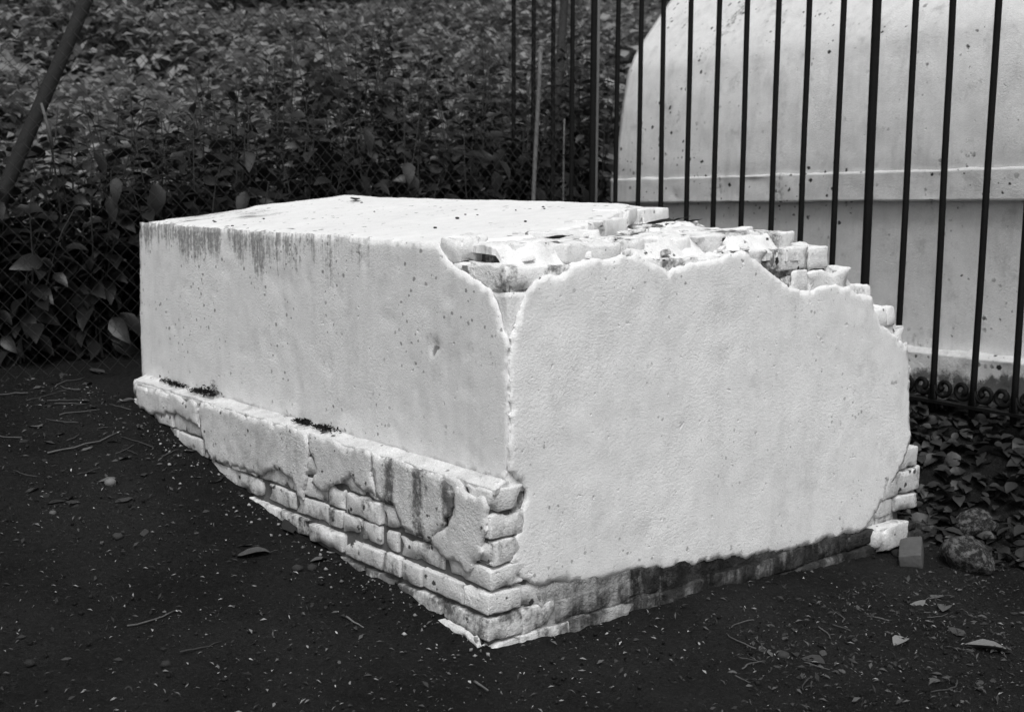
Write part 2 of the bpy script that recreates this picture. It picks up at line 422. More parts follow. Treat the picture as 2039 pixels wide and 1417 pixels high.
def ragged(pts, step=0.014, amp=0.006, seed=0, closed=True):
    pts = np.asarray(pts, float); out = []
    n = len(pts)
    for i in range(n):
        a = pts[i]; b = pts[(i + 1) % n]; k = max(1, int(np.linalg.norm(b - a) / step))
        for j in range(k): out.append(a + (b - a) * j / k)
    out = np.array(out)
    P3 = np.stack([out[:, 0], out[:, 1], np.zeros(len(out))], -1)
    for k in (0, 1):
        out[:, k] += amp * (1.1 * vn(P3, 13, seed + 5 * k) + 0.9 * vn(P3, 34, seed + 1 + 5 * k) + 0.6 * vn(P3, 95, seed + 2 + 5 * k))
    return out
def skin(name, outline, to3d, step, thick, relief, dirt_shade, mat, parent, amp=0.005, seed=0, edge=0.22):
    """a coat of plaster: a broken outline with relief on its face and a real broken edge"""
    O2 = ragged(outline, 0.0085, amp, seed)
    lo = O2.min(0); hi = O2.max(0)
    U, W = np.meshgrid(np.arange(lo[0] + step, hi[0], step), np.arange(lo[1] + step, hi[1], step))
    I = np.stack([U.ravel(), W.ravel()], -1) + rng.uniform(-0.25, 0.25, (U.size, 2)) * step
    # inside test, away from the edge
    x, y = I[:, 0], I[:, 1]; ins = np.zeros(len(I), bool)
    A = O2; B = np.roll(O2, -1, 0); mind = np.full(len(I), 9.0)
    for (ax, ay), (bx, by) in zip(A, B):
        cnd = ((ay > y) != (by > y))
        with np.errstate(divide='ignore', invalid='ignore'):
            xi = (bx - ax) * (y - ay) / (by - ay + 1e-12) + ax
        ins ^= cnd & (x < xi)
        ddx, ddy = bx - ax, by - ay; L2 = ddx * ddx + ddy * ddy + 1e-12
        tt = np.clip(((x - ax) * ddx + (y - ay) * ddy) / L2, 0, 1)
        mind = np.minimum(mind, np.hypot(x - ax - tt * ddx, y - ay - tt * ddy))
    I = I[ins & (mind > step * 0.4)]; mind = mind[ins & (mind > step * 0.4)]
    allp = [Vector(p) for p in O2] + [Vector(p) for p in I]
    res = delaunay_2d_cdt(allp, [], [list(range(len(O2)))], 1, 1e-5)
    v2 = np.array([tuple(p) for p in res[0]]); tris = [tuple(f) for f in res[2]]
    cnt = {}
    for f in tris:
        for a, b in ((f[0], f[1]), (f[1], f[2]), (f[2], f[0])):
            cnt[(min(a, b), max(a, b))] = cnt.get((min(a, b), max(a, b)), 0) + 1
    be = [(a, b) for f in tris for a, b in ((f[0], f[1]), (f[1], f[2]), (f[2], f[0])) if cnt[(min(a, b), max(a, b))] == 1]
    bset = np.zeros(len(v2), bool)
    for a, b in be: bset[a] = bset[b] = True
    d = relief(v2[:, 0], v2[:, 1])
    d = np.where(bset, d - edge * thick, d)
    front = to3d(v2[:, 0], v2[:, 1], d)
    back = to3d(v2[:, 0], v2[:, 1], np.full(len(v2), -thick))
    bi = np.flatnonzero(bset); m = {int(k): len(v2) + i for i, k in enumerate(bi)}
    V = np.concatenate([front, back[bi]]); F = list(tris)
    # outward winding
    f0 = np.array(front[list(tris[0])]); nrm = np.cross(f0[1] - f0[0], f0[2] - f0[0])
    out = to3d(v2[:1, 0], v2[:1, 1], np.array([1.0]))[0] - to3d(v2[:1, 0], v2[:1, 1], np.array([0.0]))[0]
    flip = nrm @ out < 0
    F += [(b, a, m[a], m[b]) for a, b in be]
    if flip: F = [f[::-1] for f in F]
    me = mesh(name, V, F, mat)
    sm = np.ones(len(F), bool); sm[len(tris):] = False; me.polygons.foreach_set('use_smooth', sm)
    dv = np.asarray(dirt_shade(v2[:, 0], v2[:, 1]), float) * np.ones(len(v2))
    set_dirt_shade(me, np.concatenate([dv, dv[bi]]))
    return obj(name, me, parent)

def rough_box(x0, x1, y0, y1, z0, z1, step=0.06, amp=0.01, seed=0):
    """a rough solid block; faces gridded and displaced"""
    V = []; F = []; idx = {}
    n = [max(1, int(round((b - a) / step))) for a, b in ((x0, x1), (y0, y1), (z0, z1))]
    def vid(i, j, l):
        if (i, j, l) not in idx:
            idx[(i, j, l)] = len(V); V.append((x0 + (x1 - x0) * i / n[0], y0 + (y1 - y0) * j / n[1], z0 + (z1 - z0) * l / n[2]))
        return idx[(i, j, l)]
    for i in range(n[0]):
        for j in range(n[1]):
            F.append((vid(i, j, 0), vid(i, j + 1, 0), vid(i + 1, j + 1, 0), vid(i + 1, j, 0)))
            F.append((vid(i, j, n[2]), vid(i + 1, j, n[2]), vid(i + 1, j + 1, n[2]), vid(i, j + 1, n[2])))
    for i in range(n[0]):
        for l in range(n[2]):
            F.append((vid(i, 0, l), vid(i + 1, 0, l), vid(i + 1, 0, l + 1), vid(i, 0, l + 1)))
            F.append((vid(i, n[1], l), vid(i, n[1], l + 1), vid(i + 1, n[1], l + 1), vid(i + 1, n[1], l)))
    for j in range(n[1]):
        for l in range(n[2]):
            F.append((vid(0, j, l), vid(0, j, l + 1), vid(0, j + 1, l + 1), vid(0, j + 1, l)))
            F.append((vid(n[0], j, l), vid(n[0], j + 1, l), vid(n[0], j + 1, l + 1), vid(n[0], j, l + 1)))
    V = np.array(V)
    for a in range(3): V[:, a] += amp * vn(V + 5.3 * a, 11, seed + a, 3)
    return V.tolist(), F

# ------------------------------------------------------------------ the broken whitewashed tomb
W_, LEN = 2.15, 2.55
tomb = TOMB_REF; tomb.location = tuple(ORG); tomb.rotation_euler = (0, 0, ANG)
tomb['label'] = 'large whitewashed brick box tomb with broken plaster and a crumbling stepped corner'; tomb['category'] = 'tomb'

# courses of the core, stepping down towards the broken far corner
TOPS = [1.205, 1.135, 1.055, 0.972, 0.889, 0.806, 0.723, 0.64, 0.50]
XMAX = [1.36, 1.54, 1.69, 1.84, 2.00, 2.07, 2.11, 2.13, 2.13]
parts = []
for k in range(len(TOPS)):
    z0 = TOPS[k + 1] - 0.02 if k + 1 < len(TOPS) else -0.35
    fy = 0.17 if k == 0 else 0.020
    fx = 0.10 if k == 0 else 0.020
    parts.append(rough_box(fx, XMAX[k] - 0.05, fy, LEN - 0.02, z0, TOPS[k] - 0.014, 0.035 if k < 3 else 0.07, 0.010, 40 + k))
me = mesh('masonry', *join(parts), M['topbrick']); set_dirt_shade(me, np.full(len(me.vertices), 0.95))
masonry = obj('masonry', me, tomb)
# plinth heart
me = mesh('plinth_core', *rough_box(-0.055, W_ - 0.03, 0.024, LEN - 0.01, -0.35, 0.478, 0.04, 0.008, 61), M['plinth']); set_dirt_shade(me, np.full(len(me.vertices), 1.35))
plinth = obj('plinth', me, tomb)

# ---- long side plaster
sideline = [onx(*q, 0)[1:] for q in [(282, 752), (277, 600), (277, 443), (420, 455), (560, 463), (700, 471), (800, 480), (868, 487), (884, 512), (905, 530), (926, 548), (950, 562), (972, 582), (985, 602), (993, 630), (1001, 660), (1010, 690), (1012, 760), (1010, 830), (1011, 900), (1009, 962), (880, 926), (700, 872), (500, 812)]]
sideline = [(max(float(a), 0.003), float(b)) for a, b in sideline]
pits = [tuple(onx(*q, 0)[1:]) + (r, d) for q, r, d in [((865, 688), .018, .016), ((860, 700), .010, .010), ((845, 612), .012, .006), ((780, 845), .010, .008), ((560, 640), .012, .005), ((420, 600), .012, .005), ((660, 640), .02, .004), ((930, 700), .014, .005), ((735, 560), .014, .004), ((340, 690), .014, .004)]]
def rel_side(u, v):
    d = 0.0018 * vn2(u, v, 2.0, 71, 3) + 0.0016 * vn2(u, v, 16, 72, 2)
    for a, b, r, dp in pits: d = d - dp * np.exp(-((u - a) ** 2 + (v - b) ** 2) / r ** 2)
    return d - 0.003 * smooth(0.35, 0.6, vn2(u, v, 11, 74, 2))
def dirt_shade_side(u, v):
    top = smooth(0.90, 1.17, v + 0.10 * vn2(u, v * 0.1, 14, 75) + 0.05 * vn2(u, v * 0, 4.5, 76)) * (0.62 + 0.30 * smooth(0.3, 1.1, u))
    d = 0.80 * top + 0.22 * smooth(0.85, 1.1, v) * smooth(0.6, 2.0, u)
    for a, b, r, dp in pits[:4]: d = np.maximum(d, 1.5 * (np.hypot(u - a, v - b) < r * 0.75))  # shade inside the deepest pits painted in as a dark tone
    return d
skin('side_plaster', sideline, lambda u, v, d: np.stack([-d, u, v], -1), 0.019, 0.011, rel_side, dirt_shade_side, M['side'], tomb, 0.005, 1)

# ---- end plaster with its torn edge
endline = [(1016, 700), (1024, 668), (1032, 640), (1041, 612), (1050, 590), (1062, 570), (1075, 559), (1100, 546), (1112, 548), (1130, 536), (1165, 519), (1210, 514), (1268, 510), (1280, 520), (1300, 530), (1330, 537), (1365, 529), (1400, 518), (1440, 511), (1470, 508), (1490, 503), (1502, 518), (1520, 534), (1545, 551), (1570, 570), (1592, 578), (1618, 574), (1645, 570), (1690, 572), (1712, 584), (1736, 592), (1742, 620), (1756, 640), (1775, 664), (1790, 680), (1808, 692), (1811, 750), (1812, 800), (1815, 870), (1803, 905), (1790, 940), (1778, 965), (1766, 990), (1752, 1004), (1742, 1028), (1735, 1040), (1728, 1051), (1700, 1062), (1660, 1072), (1600, 1087), (1545, 1100), (1500, 1106), (1430, 1117), (1400, 1120), (1340, 1130), (1290, 1135), (1240, 1143), (1200, 1152), (1130, 1158), (1065, 1166), (1045, 1156), (1030, 1138), (1020, 1120), (1024, 1090), (1034, 1060), (1044, 1030), (1050, 985), (1040, 962), (1027, 950), (1015, 935), (1013, 820)]
endline = [ony(*q, 0)[[0, 2]] for q in endline]
endline = [(max(float(a), 0.006), float(b)) for a, b in endline]
def rel_end(u, v):
    return 0.006 * vn2(u, v, 2.2, 81, 3) + 0.003 * vn2(u, v, 15, 82, 3)
def dirt_end(u, v):
    lowv = np.interp(u, [0, 0.9, 1.5, 1.9, 2.2], [0.17, 0.07, 0.0, 0.02, 0.3])
    d = 0.46 * (1 - smooth(0.0, 0.20, v - lowv)) * (0.4 + 0.6 * smooth(0.2, 1.0, u)) + 0.26 * smooth(1.02, 1.13, v) + 0.22 * smooth(0.84, 0.95, v) * smooth(1.3, 1.45, u)
    return d + 0.2 * smooth(0.25, 0.6, vn2(u, v, 4, 83, 2)) * (1 - smooth(0.2, 0.5, v))
skin('end_plaster', endline, lambda u, v, d: np.stack([u, -d, v], -1), 0.02, 0.012, rel_end, dirt_end, M['end'], tomb, 0.0075, 2)

# ---- low pitched plaster top, broken off towards the near end
def topz(x): return 1.186 + 0.102 * (1 - np.abs(np.asarray(x) - 1.07) / 1.07)
topline = [(0.016, 0.34), (0.05, 0.285), (0.10, 0.235), (0.16, 0.225), (0.21, 0.19), (0.33, 0.20), (0.47, 0.225), (0.62, 0.275), (0.78, 0.36), (0.94, 0.47), (1.12, 0.60), (1.3, 0.655), (1.43, 0.70), (1.5, 0.82), (1.62, 1.0), (1.8, 1.3), (2.0, 1.55), (2.13, 1.75), (2.145, 2.1), (2.145, 2.548), (1.5, 2.548), (0.88, 2.55), (0.5, 2.545), (0.014, 2.53), (0.014, 1.6), (0.014, 0.9)]
def rel_top(u, v):
    r = 0.004 * vn2(u, v, 3.5, 91, 3) + 0.0025 * vn2(u, v, 20, 92, 2)
    r = r - 0.008 * (1 - smooth(0.0, 0.05, u)) + 0.008 * smooth(0.52, 0.56, u) * smooth(2.3, 2.45, v)
    return r
def dirt_top(u, v):
    a = smooth(1.0, 2.2, v) * (1 - smooth(0.15, 0.9, u - 0.15 * (v - 1.5))) * 0.75
    b = 0.62 * np.exp(-((u - 0.30) / 0.24) ** 2) * smooth(1.7, 2.3, v)
    e = 0.25 * (1 - smooth(0.0, 0.08, u)) * smooth(0.3, 1.0, v)
    return (0.50 * a + 0.45 * b) * (0.75 + 0.6 * vn2(u * 0.6, v, 9, 96, 3)) + 1.0 * e + 0.24 + 0.32 * smooth(0.25, 0.6, vn2(u, v * 2.5, 5, 95, 2)) + 0.3 * np.exp(-((u - 0.5) / 0.2) ** 2) * (1 - smooth(0.2, 0.4, v))
skin('top_plaster', topline, lambda u, v, d: np.stack([u, v, topz(u) + d], -1), 0.022, 0.05, rel_top, dirt_top, M['top'], tomb, 0.006, 3, 0.16)

# bricks under the broken edge of the top
edgeb = [((0.28, 0.165), (0.585, 0.235), 0.058), ((0.60, 0.245), (0.87, 0.395), 0.062), ((0.885, 0.41), (1.11, 0.575), 0.064), ((1.13, 0.585), (1.40, 0.675), 0.062)]
for (ax, ay), (bx, by), hgt in edgeb:
    L = math.hypot(bx - ax, by - ay); rz = math.atan2(by - ay, bx - ax)
    cx, cy = (ax + bx) / 2 - math.sin(rz) * 0.055, (ay + by) / 2 + math.cos(rz) * 0.055
    brick(masonry, 'white', (cx, cy, float(topz(cx)) - 0.006 - hgt / 2), (L * 0.99, 0.13, hgt), rz)

# exposed courses: the front of the two top courses, then the stepped far side
def course_row(kind, x0, x1, yf, z0, z1, depth, lens, jit=0.012, parent=masonry, gap=0.008):
    x = x0
    while x < x1 - 0.05:
        L = random.choice(lens) * random.uniform(0.85, 1.15)
        if x + L > x1 - 0.06: L = x1 - x
        d = depth * random.uniform(0.9, 1.1)
        y0 = (yf(x + L / 2) if callable(yf) else yf) + random.uniform(-jit, jit)
        h = (z1 - z0) * random.uniform(0.90, 1.06)
        brick(parent, kind, (x + L / 2, y0 + d / 2, z0 + h / 2 + random.uniform(-.004, .004)), (L - gap, d, h), random.uniform(-.05, .05), tilt=0.04)
        x += L
front1 = lambda x: float(np.interp(x, [0, 0.3, 0.7, 1.0, 1.4], [0.075, 0.05, 0.07, 0.05, 0.06]))
course_row('top', 0.10, 1.40, front1, 1.135, 1.195, 0.20, [0.11, 0.16, 0.23], 0.03)
course_row('top', 0.75, 1.44, 0.27, 1.135, 1.20, 0.20, [0.12, 0.22], 0.03)
course_row('top', 1.05, 1.42, 0.48, 1.135, 1.212, 0.20, [0.12, 0.20], 0.03)
course_row('top', 0.010, 1.56, 0.010, 1.058, 1.137, 0.22, [0.11, 0.22, 0.24], 0.006)
course_row('top', 1.30, 1.60, 0.24, 1.058, 1.14, 0.22, [0.11, 0.14], 0.02)
course_row('top', 1.34, 1.60, 0.46, 1.058, 1.142, 0.22, [0.11, 0.14], 0.02)
for k in range(2, 8):
    x0 = XMAX[k - 1] - 0.22; x1 = XMAX[k] + 0.015
    course_row('top', x0, x1, 0.010, TOPS[k] - 0.082, TOPS[k], 0.22, [0.12, 0.2], 0.006)
    course_row('top', x0, x1, 0.235, TOPS[k] - 0.082, TOPS[k] - 0.004, 0.22, [0.12, 0.2], 0.02)
    course_row('top', x1 - 0.24, x1, 0.46, TOPS[k] - 0.082, TOPS[k] - 0.008, 0.22, [0.24], 0.02)
# the same courses where the long side's plaster fell off the corner
for z0, y0, y1 in ((1.058, 0.24, 0.36), (1.135, 0.24, 0.34)):
    brick(masonry, 'top', (0.012 + 0.06, (y0 + y1) / 2, z0 + 0.039), (0.12, y1 - y0 - 0.006, 0.078), 0.02)

# thick limewash run together over the broken layers
edge_y = lambda x: float(np.interp(x, [0.0, 0.2, 0.33, 0.62, 0.94, 1.12, 1.43], [0.30, 0.19, 0.20, 0.275, 0.47, 0.60, 0.70]))
sx = np.linspace(0.05, 1.36, 20)
sline = [(x, 0.020) for x in sx] + [(x, edge_y(x) + 0.02) for x in sx[::-1]]
fr_ = lambda u: np.interp(u, [0, 0.3, 0.7, 1.0, 1.4], [0.10, 0.06, 0.08, 0.06, 0.07])
skin('lime_coat', sline, lambda u, v, d: np.stack([u, v, 1.128 + 0.064 * smooth(-0.035, 0.03, v - fr_(u) - 0.03 * vn2(u, v * 0, 9, 182, 2)) + d], -1), 0.014, 0.03,
     lambda u, v: 0.011 * vn2(u, v, 13, 181, 3) + 0.006 * vn2(u, v, 40, 183, 2), lambda u, v: 0.50 + 0.42 * vn2(u, v, 9, 184, 2), M['topbrick'], masonry, 0.012, 18)
def stair(u):
    z = np.full(np.shape(u), 1.135)
    for k in range(2, 8): z = z - (TOPS[k - 1] - TOPS[k]) * smooth(XMAX[k - 1] - 0.045, XMAX[k - 1] + 0.05, u)
    return z - 0.004
rline = [(x, 0.022) for x in np.linspace(1.30, 2.09, 14)] + [(x, 0.50) for x in np.linspace(2.09, 1.30, 14)]
skin('lime_coat', rline, lambda u, v, d: np.stack([u, v, stair(u + 0.03 * vn2(u * 0, v, 7, 191, 2)) + d], -1), 0.016, 0.04,
     lambda u, v: 0.012 * vn2(u, v, 12, 192, 3) + 0.006 * vn2(u, v, 38, 193, 2), lambda u, v: 0.45 + 0.42 * vn2(u, v, 9, 194, 2), M['topbrick'], masonry, 0.012, 19)
# crumbled pieces lying in the breaks
for k in range(26):
    q = random.random()
    if q < 0.45: x = random.uniform(0.06, 1.35); y = random.uniform(0.02, 0.10); z = 1.14
    elif q < 0.75: x = random.uniform(0.3, 1.35); y = random.uniform(0.10, 0.30) + max(0, x - 0.6) * 0.35; z = 1.197
    else:
        c_ = random.randint(2, 6); x = XMAX[c_ - 1] + random.uniform(0.0, 0.12); y = random.uniform(0.03, 0.4); z = TOPS[c_]
    d_ = random.uniform(0.012, 0.036)
    brick(masonry, 'top', (x, y, z + d_ * 0.22), (d_ * random.uniform(1, 1.8), d_, d_ * random.uniform(0.4, 0.7)), random.uniform(0, 3.1), 'brick_fragment', 0.25)
me = mesh('corner_lime', *rough_box(0.012, 0.16, 0.012, 0.30, 0.46, 1.058, 0.016, 0.006, 66), M['topbrick']); set_dirt_shade(me, 0.45 + 0.35 * vn(np.array([v.co[:] for v in me.vertices]), 9, 67, 2)); obj('corner_lime', me, tomb)

# ---- plinth of the long side
PX = -0.066
CH = 0.079
ledge = [(-0.062, -0.004), (-0.064, 0.5), (-0.06, 1.1), (-0.064, 1.7), (-0.062, 2.3), (-0.062, 2.53), (0.02, 2.545), (0.02, 0.02)]
skin('plinth_ledge', ledge, lambda u, v, d: np.stack([u, v, 0.494 + d + 0.012 * smooth(-0.05, 0.01, u)], -1), 0.016, 0.02,
     lambda u, v: 0.004 * vn2(u, v, 14, 101, 3), lambda u, v: 0.30 + 0.35 * smooth(-0.04, 0.0, u) * smooth(1.2, 2.2, v), M['plinth'], plinth, 0.006, 5)
for row in range(7):
    z1 = 0.486 - row * CH; z0 = z1 - CH + (0.016 if row in (3, 4) else 0.008)
    y = -0.004
    first = True
    while y < 2.52:
        L = random.choice([0.11, 0.215, 0.225, 0.235]) * random.uniform(0.9, 1.1)
        if first: L = 0.235 if row % 2 else 0.125
        if y + L > 2.45: L = 2.535 - y
        if z1 > float(gz(-0.1, y + L / 2)) - 0.03:
            out = random.uniform(-0.005, 0.005) + (0.012 if row >= 4 else 0)
            dep = 0.13
            o = brick(plinth, 'plinth', (PX - out + dep / 2, y + L / 2, (z0 + z1) / 2), (dep, L - 0.009, z1 - z0), random.uniform(-.03, .03), tilt=0.03, dirt_shade=random.uniform(0.42, 0.82) + (0.30 if row >= 5 else 0.0))
        y += L; first = False
# surviving coats of plaster on the plinth
def coat(name, px, seed, dirt_shade=0.45, plane=-0.077, thick=0.014, amp=0.010):
    ol = [onx(*q, plane)[1:] for q in px]
    skin(name, ol, lambda u, v, d: np.stack([plane - d, u, v], -1), 0.016, thick, lambda u, v: 0.005 * vn2(u, v, 9, seed, 3) + 0.003 * vn2(u, v, 30, seed + 9, 2),
         (lambda u, v: dirt_shade(u, v)) if callable(dirt_shade) else (lambda u, v: dirt_shade + 0.15 * vn2(u, v, 8, seed + 4, 2)), M['plinth'], plinth, amp, seed)
coat('plinth_plaster', [(396, 804), (470, 826), (600, 858), (612, 890), (606, 950), (600, 995), (590, 985), (578, 958), (562, 942), (545, 932), (522, 948), (500, 940), (480, 930), (460, 924), (420, 916), (405, 890), (398, 850)], 111, 0.30)
coat('plinth_plaster', [(738, 899), (800, 923), (860, 946), (893, 966), (900, 1008), (882, 1046), (850, 1072), (826, 1066), (815, 1060), (798, 1040), (782, 1008), (762, 1000), (746, 984)], 121, lambda u, v: 0.66 + 0.3 * np.sin(u * 40))
coat('plinth_plaster', [(614, 864), (690, 887), (734, 901), (742, 986), (712, 972), (694, 946), (672, 962), (640, 978), (618, 960), (628, 930), (613, 900)], 131, 0.5)
coat('plinth_plaster', [(898, 970), (952, 988), (966, 1004), (962, 1060), (950, 1105), (930, 1140), (900, 1124), (872, 1106), (856, 1085), (884, 1052), (904, 1012)], 141, 0.42)
coat('plinth_plaster', [(269, 768), (330, 787), (391, 803), (394, 845), (372, 836), (350, 826), (300, 822), (273, 806)], 151, 0.45)
coat('lime_crust', [(833, 1224), (862, 1230), (900, 1246), (940, 1266), (946, 1286), (926, 1279), (916, 1263), (906, 1273), (891, 1257), (880, 1263), (868, 1249), (850, 1251), (837, 1239)], 161, 0.1, -0.105, 0.02, 0.008)

# ---- far corner of the end: bare bricks standing out below the torn plaster
for x0, x1, z0, z1, yf in [(2.05, 2.222, 0.205, 0.290, 0.006), (1.97, 2.240, 0.100, 0.198, 0.004), (1.90, 2.050, 0.030, 0.094, 0.006), (2.06, 2.238, 0.030, 0.092, 0.004), (2.03, 2.17, 0.30, 0.38, 0.03), (2.03, 2.15, 0.385, 0.465, 0.03)]:
    brick(plinth, 'plinth', ((x0 + x1) / 2, yf + 0.06, (z0 + z1) / 2), (x1 - x0, 0.12, z1 - z0), 0.03, tilt=0.03)
brick(plinth, 'plinth', (1.995, 0.02, -0.05), (0.225, 0.12, 0.098), 0.04)

# ---- soil stained footing under the end plaster
foot = lambda x: float(np.interp(x, [0, 0.1, 0.49, 0.88, 1.45, 1.73, 1.9, 2.2], [0.165, 0.16, 0.12, 0.07, 0.008, 0.0, -0.03, -0.06]))
me = mesh('footing_core', *rough_box(0.17, W_ + 0.02, 0.016, 0.16, -0.35, -0.02, 0.035, 0.010, 63), M['earthy']); footing = obj('footing', me, tomb)
fxs = np.linspace(0.13, 1.78, 26)
fline = [(x, foot(x) + 0.02) for x in fxs] + [(x, foot(x) - 0.145 - 0.04 * math.sin(x * 5.0) * math.sin(x * 11.0)) for x in fxs[::-1]]
skin('footing_render', fline, lambda u, v, d: np.stack([u, 0.004 - d, v], -1), 0.02, 0.014, lambda u, v: 0.007 * vn2(u, v, 7, 171, 3) + 0.003 * vn2(u, v, 28, 172, 2), lambda u, v: 0.72 * (1 - smooth(0.15, 0.85, u)) + 0.02, M['earthy'], footing, 0.012, 17)
for row in range(5):
    z1 = 0.175 - row * 0.08; x = 0.055 - (0.0 if row % 2 else 0.04)
    while x < 2.12:
        L = random.choice([0.13, 0.23, 0.25, 0.28]) * random.uniform(0.92, 1.1)
        fl = foot(x + L / 2)
        if z1 - 0.075 < fl - 0.004:
            zt_ = min(z1, fl + 0.018)
            brick(footing, 'earth' if x > 0.10 else 'plinth', (x + L / 2, 0.012 - 0.009 * row + random.uniform(-.004, .004) + 0.055, (zt_ + z1 - 0.078) / 2), (L - 0.003, 0.11, zt_ - z1 + 0.077), random.uniform(-.02, .02), tilt=0.02, dirt_shade=max(0.02, 0.75 * (1 - (x + L / 2 - 0.15) / 0.65)))
        x += L

# ------------------------------------------------------------------ barrel vaulted tomb behind the railings
F0 = np.array([2.10, 5.5, 0.0]); FANG = math.atan2(0.8112, -0.5848)
FD = np.array([-0.5848, 0.8112, 0]); FN = np.array([0.8112, 0.5848, 0])
vt = thing('vaulted_tomb', 'tall pale barrel vaulted tomb standing behind the iron railings', 'tomb', tuple(F0), FANG)
vt.rotation_euler = (0, math.radians(1.32), FANG)
def sheet(name, sv, prof, mat, parent, amp, seed, dirt_shade, ends=True, pit=0.0):
    """a profile (n,z) swept along s; local x = s, local y = -n"""
    sv = np.asarray(sv); prof = np.asarray(prof, float)
    SS, KK = np.meshgrid(sv, np.arange(len(prof)), indexing='ij')
    P = np.stack([SS, -prof[KK, 0], prof[KK, 1]], -1)
    tn = np.gradient(prof, axis=0); nr = np.stack([-tn[:, 1], tn[:, 0]], -1); nr /= np.linalg.norm(nr, axis=1)[:, None] + 1e-9
    disp = amp * vn(P, 5, seed, 3) + amp * 0.5 * vn(P, 22, seed + 5, 2)
    if pit: disp = disp - pit * smooth(0.55, 0.75, vn(P, 16, seed + 8, 2))
    P[..., 1] -= nr[KK, 0] * disp; P[..., 2] += nr[KK, 1] * disp
    ns, npf = len(sv), len(prof); I = np.arange(ns * npf).reshape(ns, npf)
    F = np.stack([I[:-1, :-1], I[:-1, 1:], I[1:, 1:], I[1:, :-1]], -1).reshape(-1, 4).tolist()
    V = P.reshape(-1, 3).tolist(); D = dirt_shade(SS, -P[..., 1], P[..., 2]).ravel().tolist()
    if ends:
        for e in (0, ns - 1):
            c = P[e].mean(0); V.append(c.tolist()); D.append(0.1); ci = len(V) - 1
            for k in range(npf):
                a, b = int(I[e, k]), int(I[e, (k + 1) % npf]); F.append((a, b, ci) if e else (b, a, ci))
    me = mesh(name, V, F, mat); set_dirt_shade(me, D)
    return obj(name, me, parent)
def densify(pts, step, crisp=True):
    out = []
    for a, b in zip(pts[:-1], pts[1:]):
        a = np.array(a, float); b = np.array(b, float); k = max(1, int(np.linalg.norm(b - a) / step))
        out += [a + (b - a) * j / k for j in range(k)]
    out.append(np.array(pts[-1], float)); out = np.array(out)
    if not crisp: return out
    pts = np.array(pts, float); ex = [out[0]]
    for a, b in zip(out[:-1], out[1:]):
        L = np.linalg.norm(b - a); ca = min(np.linalg.norm(pts - a, axis=1)) < 1e-6; cb = min(np.linalg.norm(pts - b, axis=1)) < 1e-6
        if L > 0.015 and ca: ex.append(a + (b - a) * 0.005 / L)
        if L > 0.015 and cb: ex.append(b - (b - a) * 0.005 / L)
        ex.append(b)
    return np.array(ex)
ssv = np.arange(-2.6, 3.08, 0.035)
tl = 0.023 * 3.065
vprof = [(0.52, 1.40), (0.505, 1.45), (0.508, 1.52), (0.53, 1.72), (0.57, 1.95), (0.62, 2.15), (0.676, 2.25), (0.785, 2.39), (0.874, 2.50), (1.0, 2.64), (1.18, 2.80), (1.4, 2.87), (1.62, 2.80), (1.80, 2.64), (1.926, 2.50), (2.1, 2.27), (2.2, 1.95), (2.29, 1.5), (2.28, 1.40)]
sheet('vault', ssv, densify(vprof, 0.04, False), M['vault'], vt, 0.010, 201,
      lambda s, n, z: 0.16 + 0.40 * (1 - smooth(1.48, 1.80, z)) * smooth(-0.2, 0.5, vn2(s, z, 2.2, 205, 2)) + 1.1 * np.exp(-((s - 2.62 + 0.35 * (z - 1.5)) / 0.14) ** 2) * smooth(1.5, 1.8, z) * (0.5 + 0.5 * vn2(s, z, 5, 203, 2)) + 0.5 * (1 - smooth(1.43, 1.55, z)) * smooth(0.1, 0.6, vn2(s, z, 3, 204, 2)), pit=0.006)
sheet('moulding', np.arange(-2.65, 3.11, 0.035), densify([(0.56, 1.275), (0.484, 1.277), (0.478, 1.283), (0.476, 1.425), (0.484, 1.434), (0.56, 1.438), (2.28, 1.436), (2.33, 1.41), (2.33, 1.30), (2.28, 1.276)], 0.03), M['vault'], vt, 0.013, 211,
      lambda s, n, z: 0.36 + 0.3 * smooth(0.0, 0.5, vn2(s, z, 4, 213, 2)), pit=0.030)
sheet('wall', np.arange(-2.6, 3.06, 0.035), densify([(0.55, 1.30), (0.545, 0.9), (0.53, 0.48), (2.27, 0.48), (2.27, 1.30)], 0.045), M['vault'], vt, 0.007, 221,
      lambda s, n, z: 0.26 + 0.35 * smooth(1.2, 1.28, z) + 0.4 * (1 - smooth(0.5, 0.8, z)) * smooth(0.1, 0.5, vn2(s, z, 4, 223, 2)), pit=0.005)  # wall top darkened: the moulding's shadow line painted in; patches lower down are soiling
sheet('base_step', np.arange(-2.7, 3.15, 0.035), densify([(0.56, 0.52), (0.47, 0.522), (0.445, 0.50), (0.44, 0.38), (0.43, 0.15), (2.36, 0.15), (2.36, 0.5), (2.32, 0.525)], 0.03), M['vault'], vt, 0.016, 231,
      lambda s, n, z: 0.48 + 0.55 * (1 - smooth(0.36, 0.46, z)) + 0.35 * smooth(0.1, 0.5, vn2(s, z, 6, 233, 2)), pit=0.02)

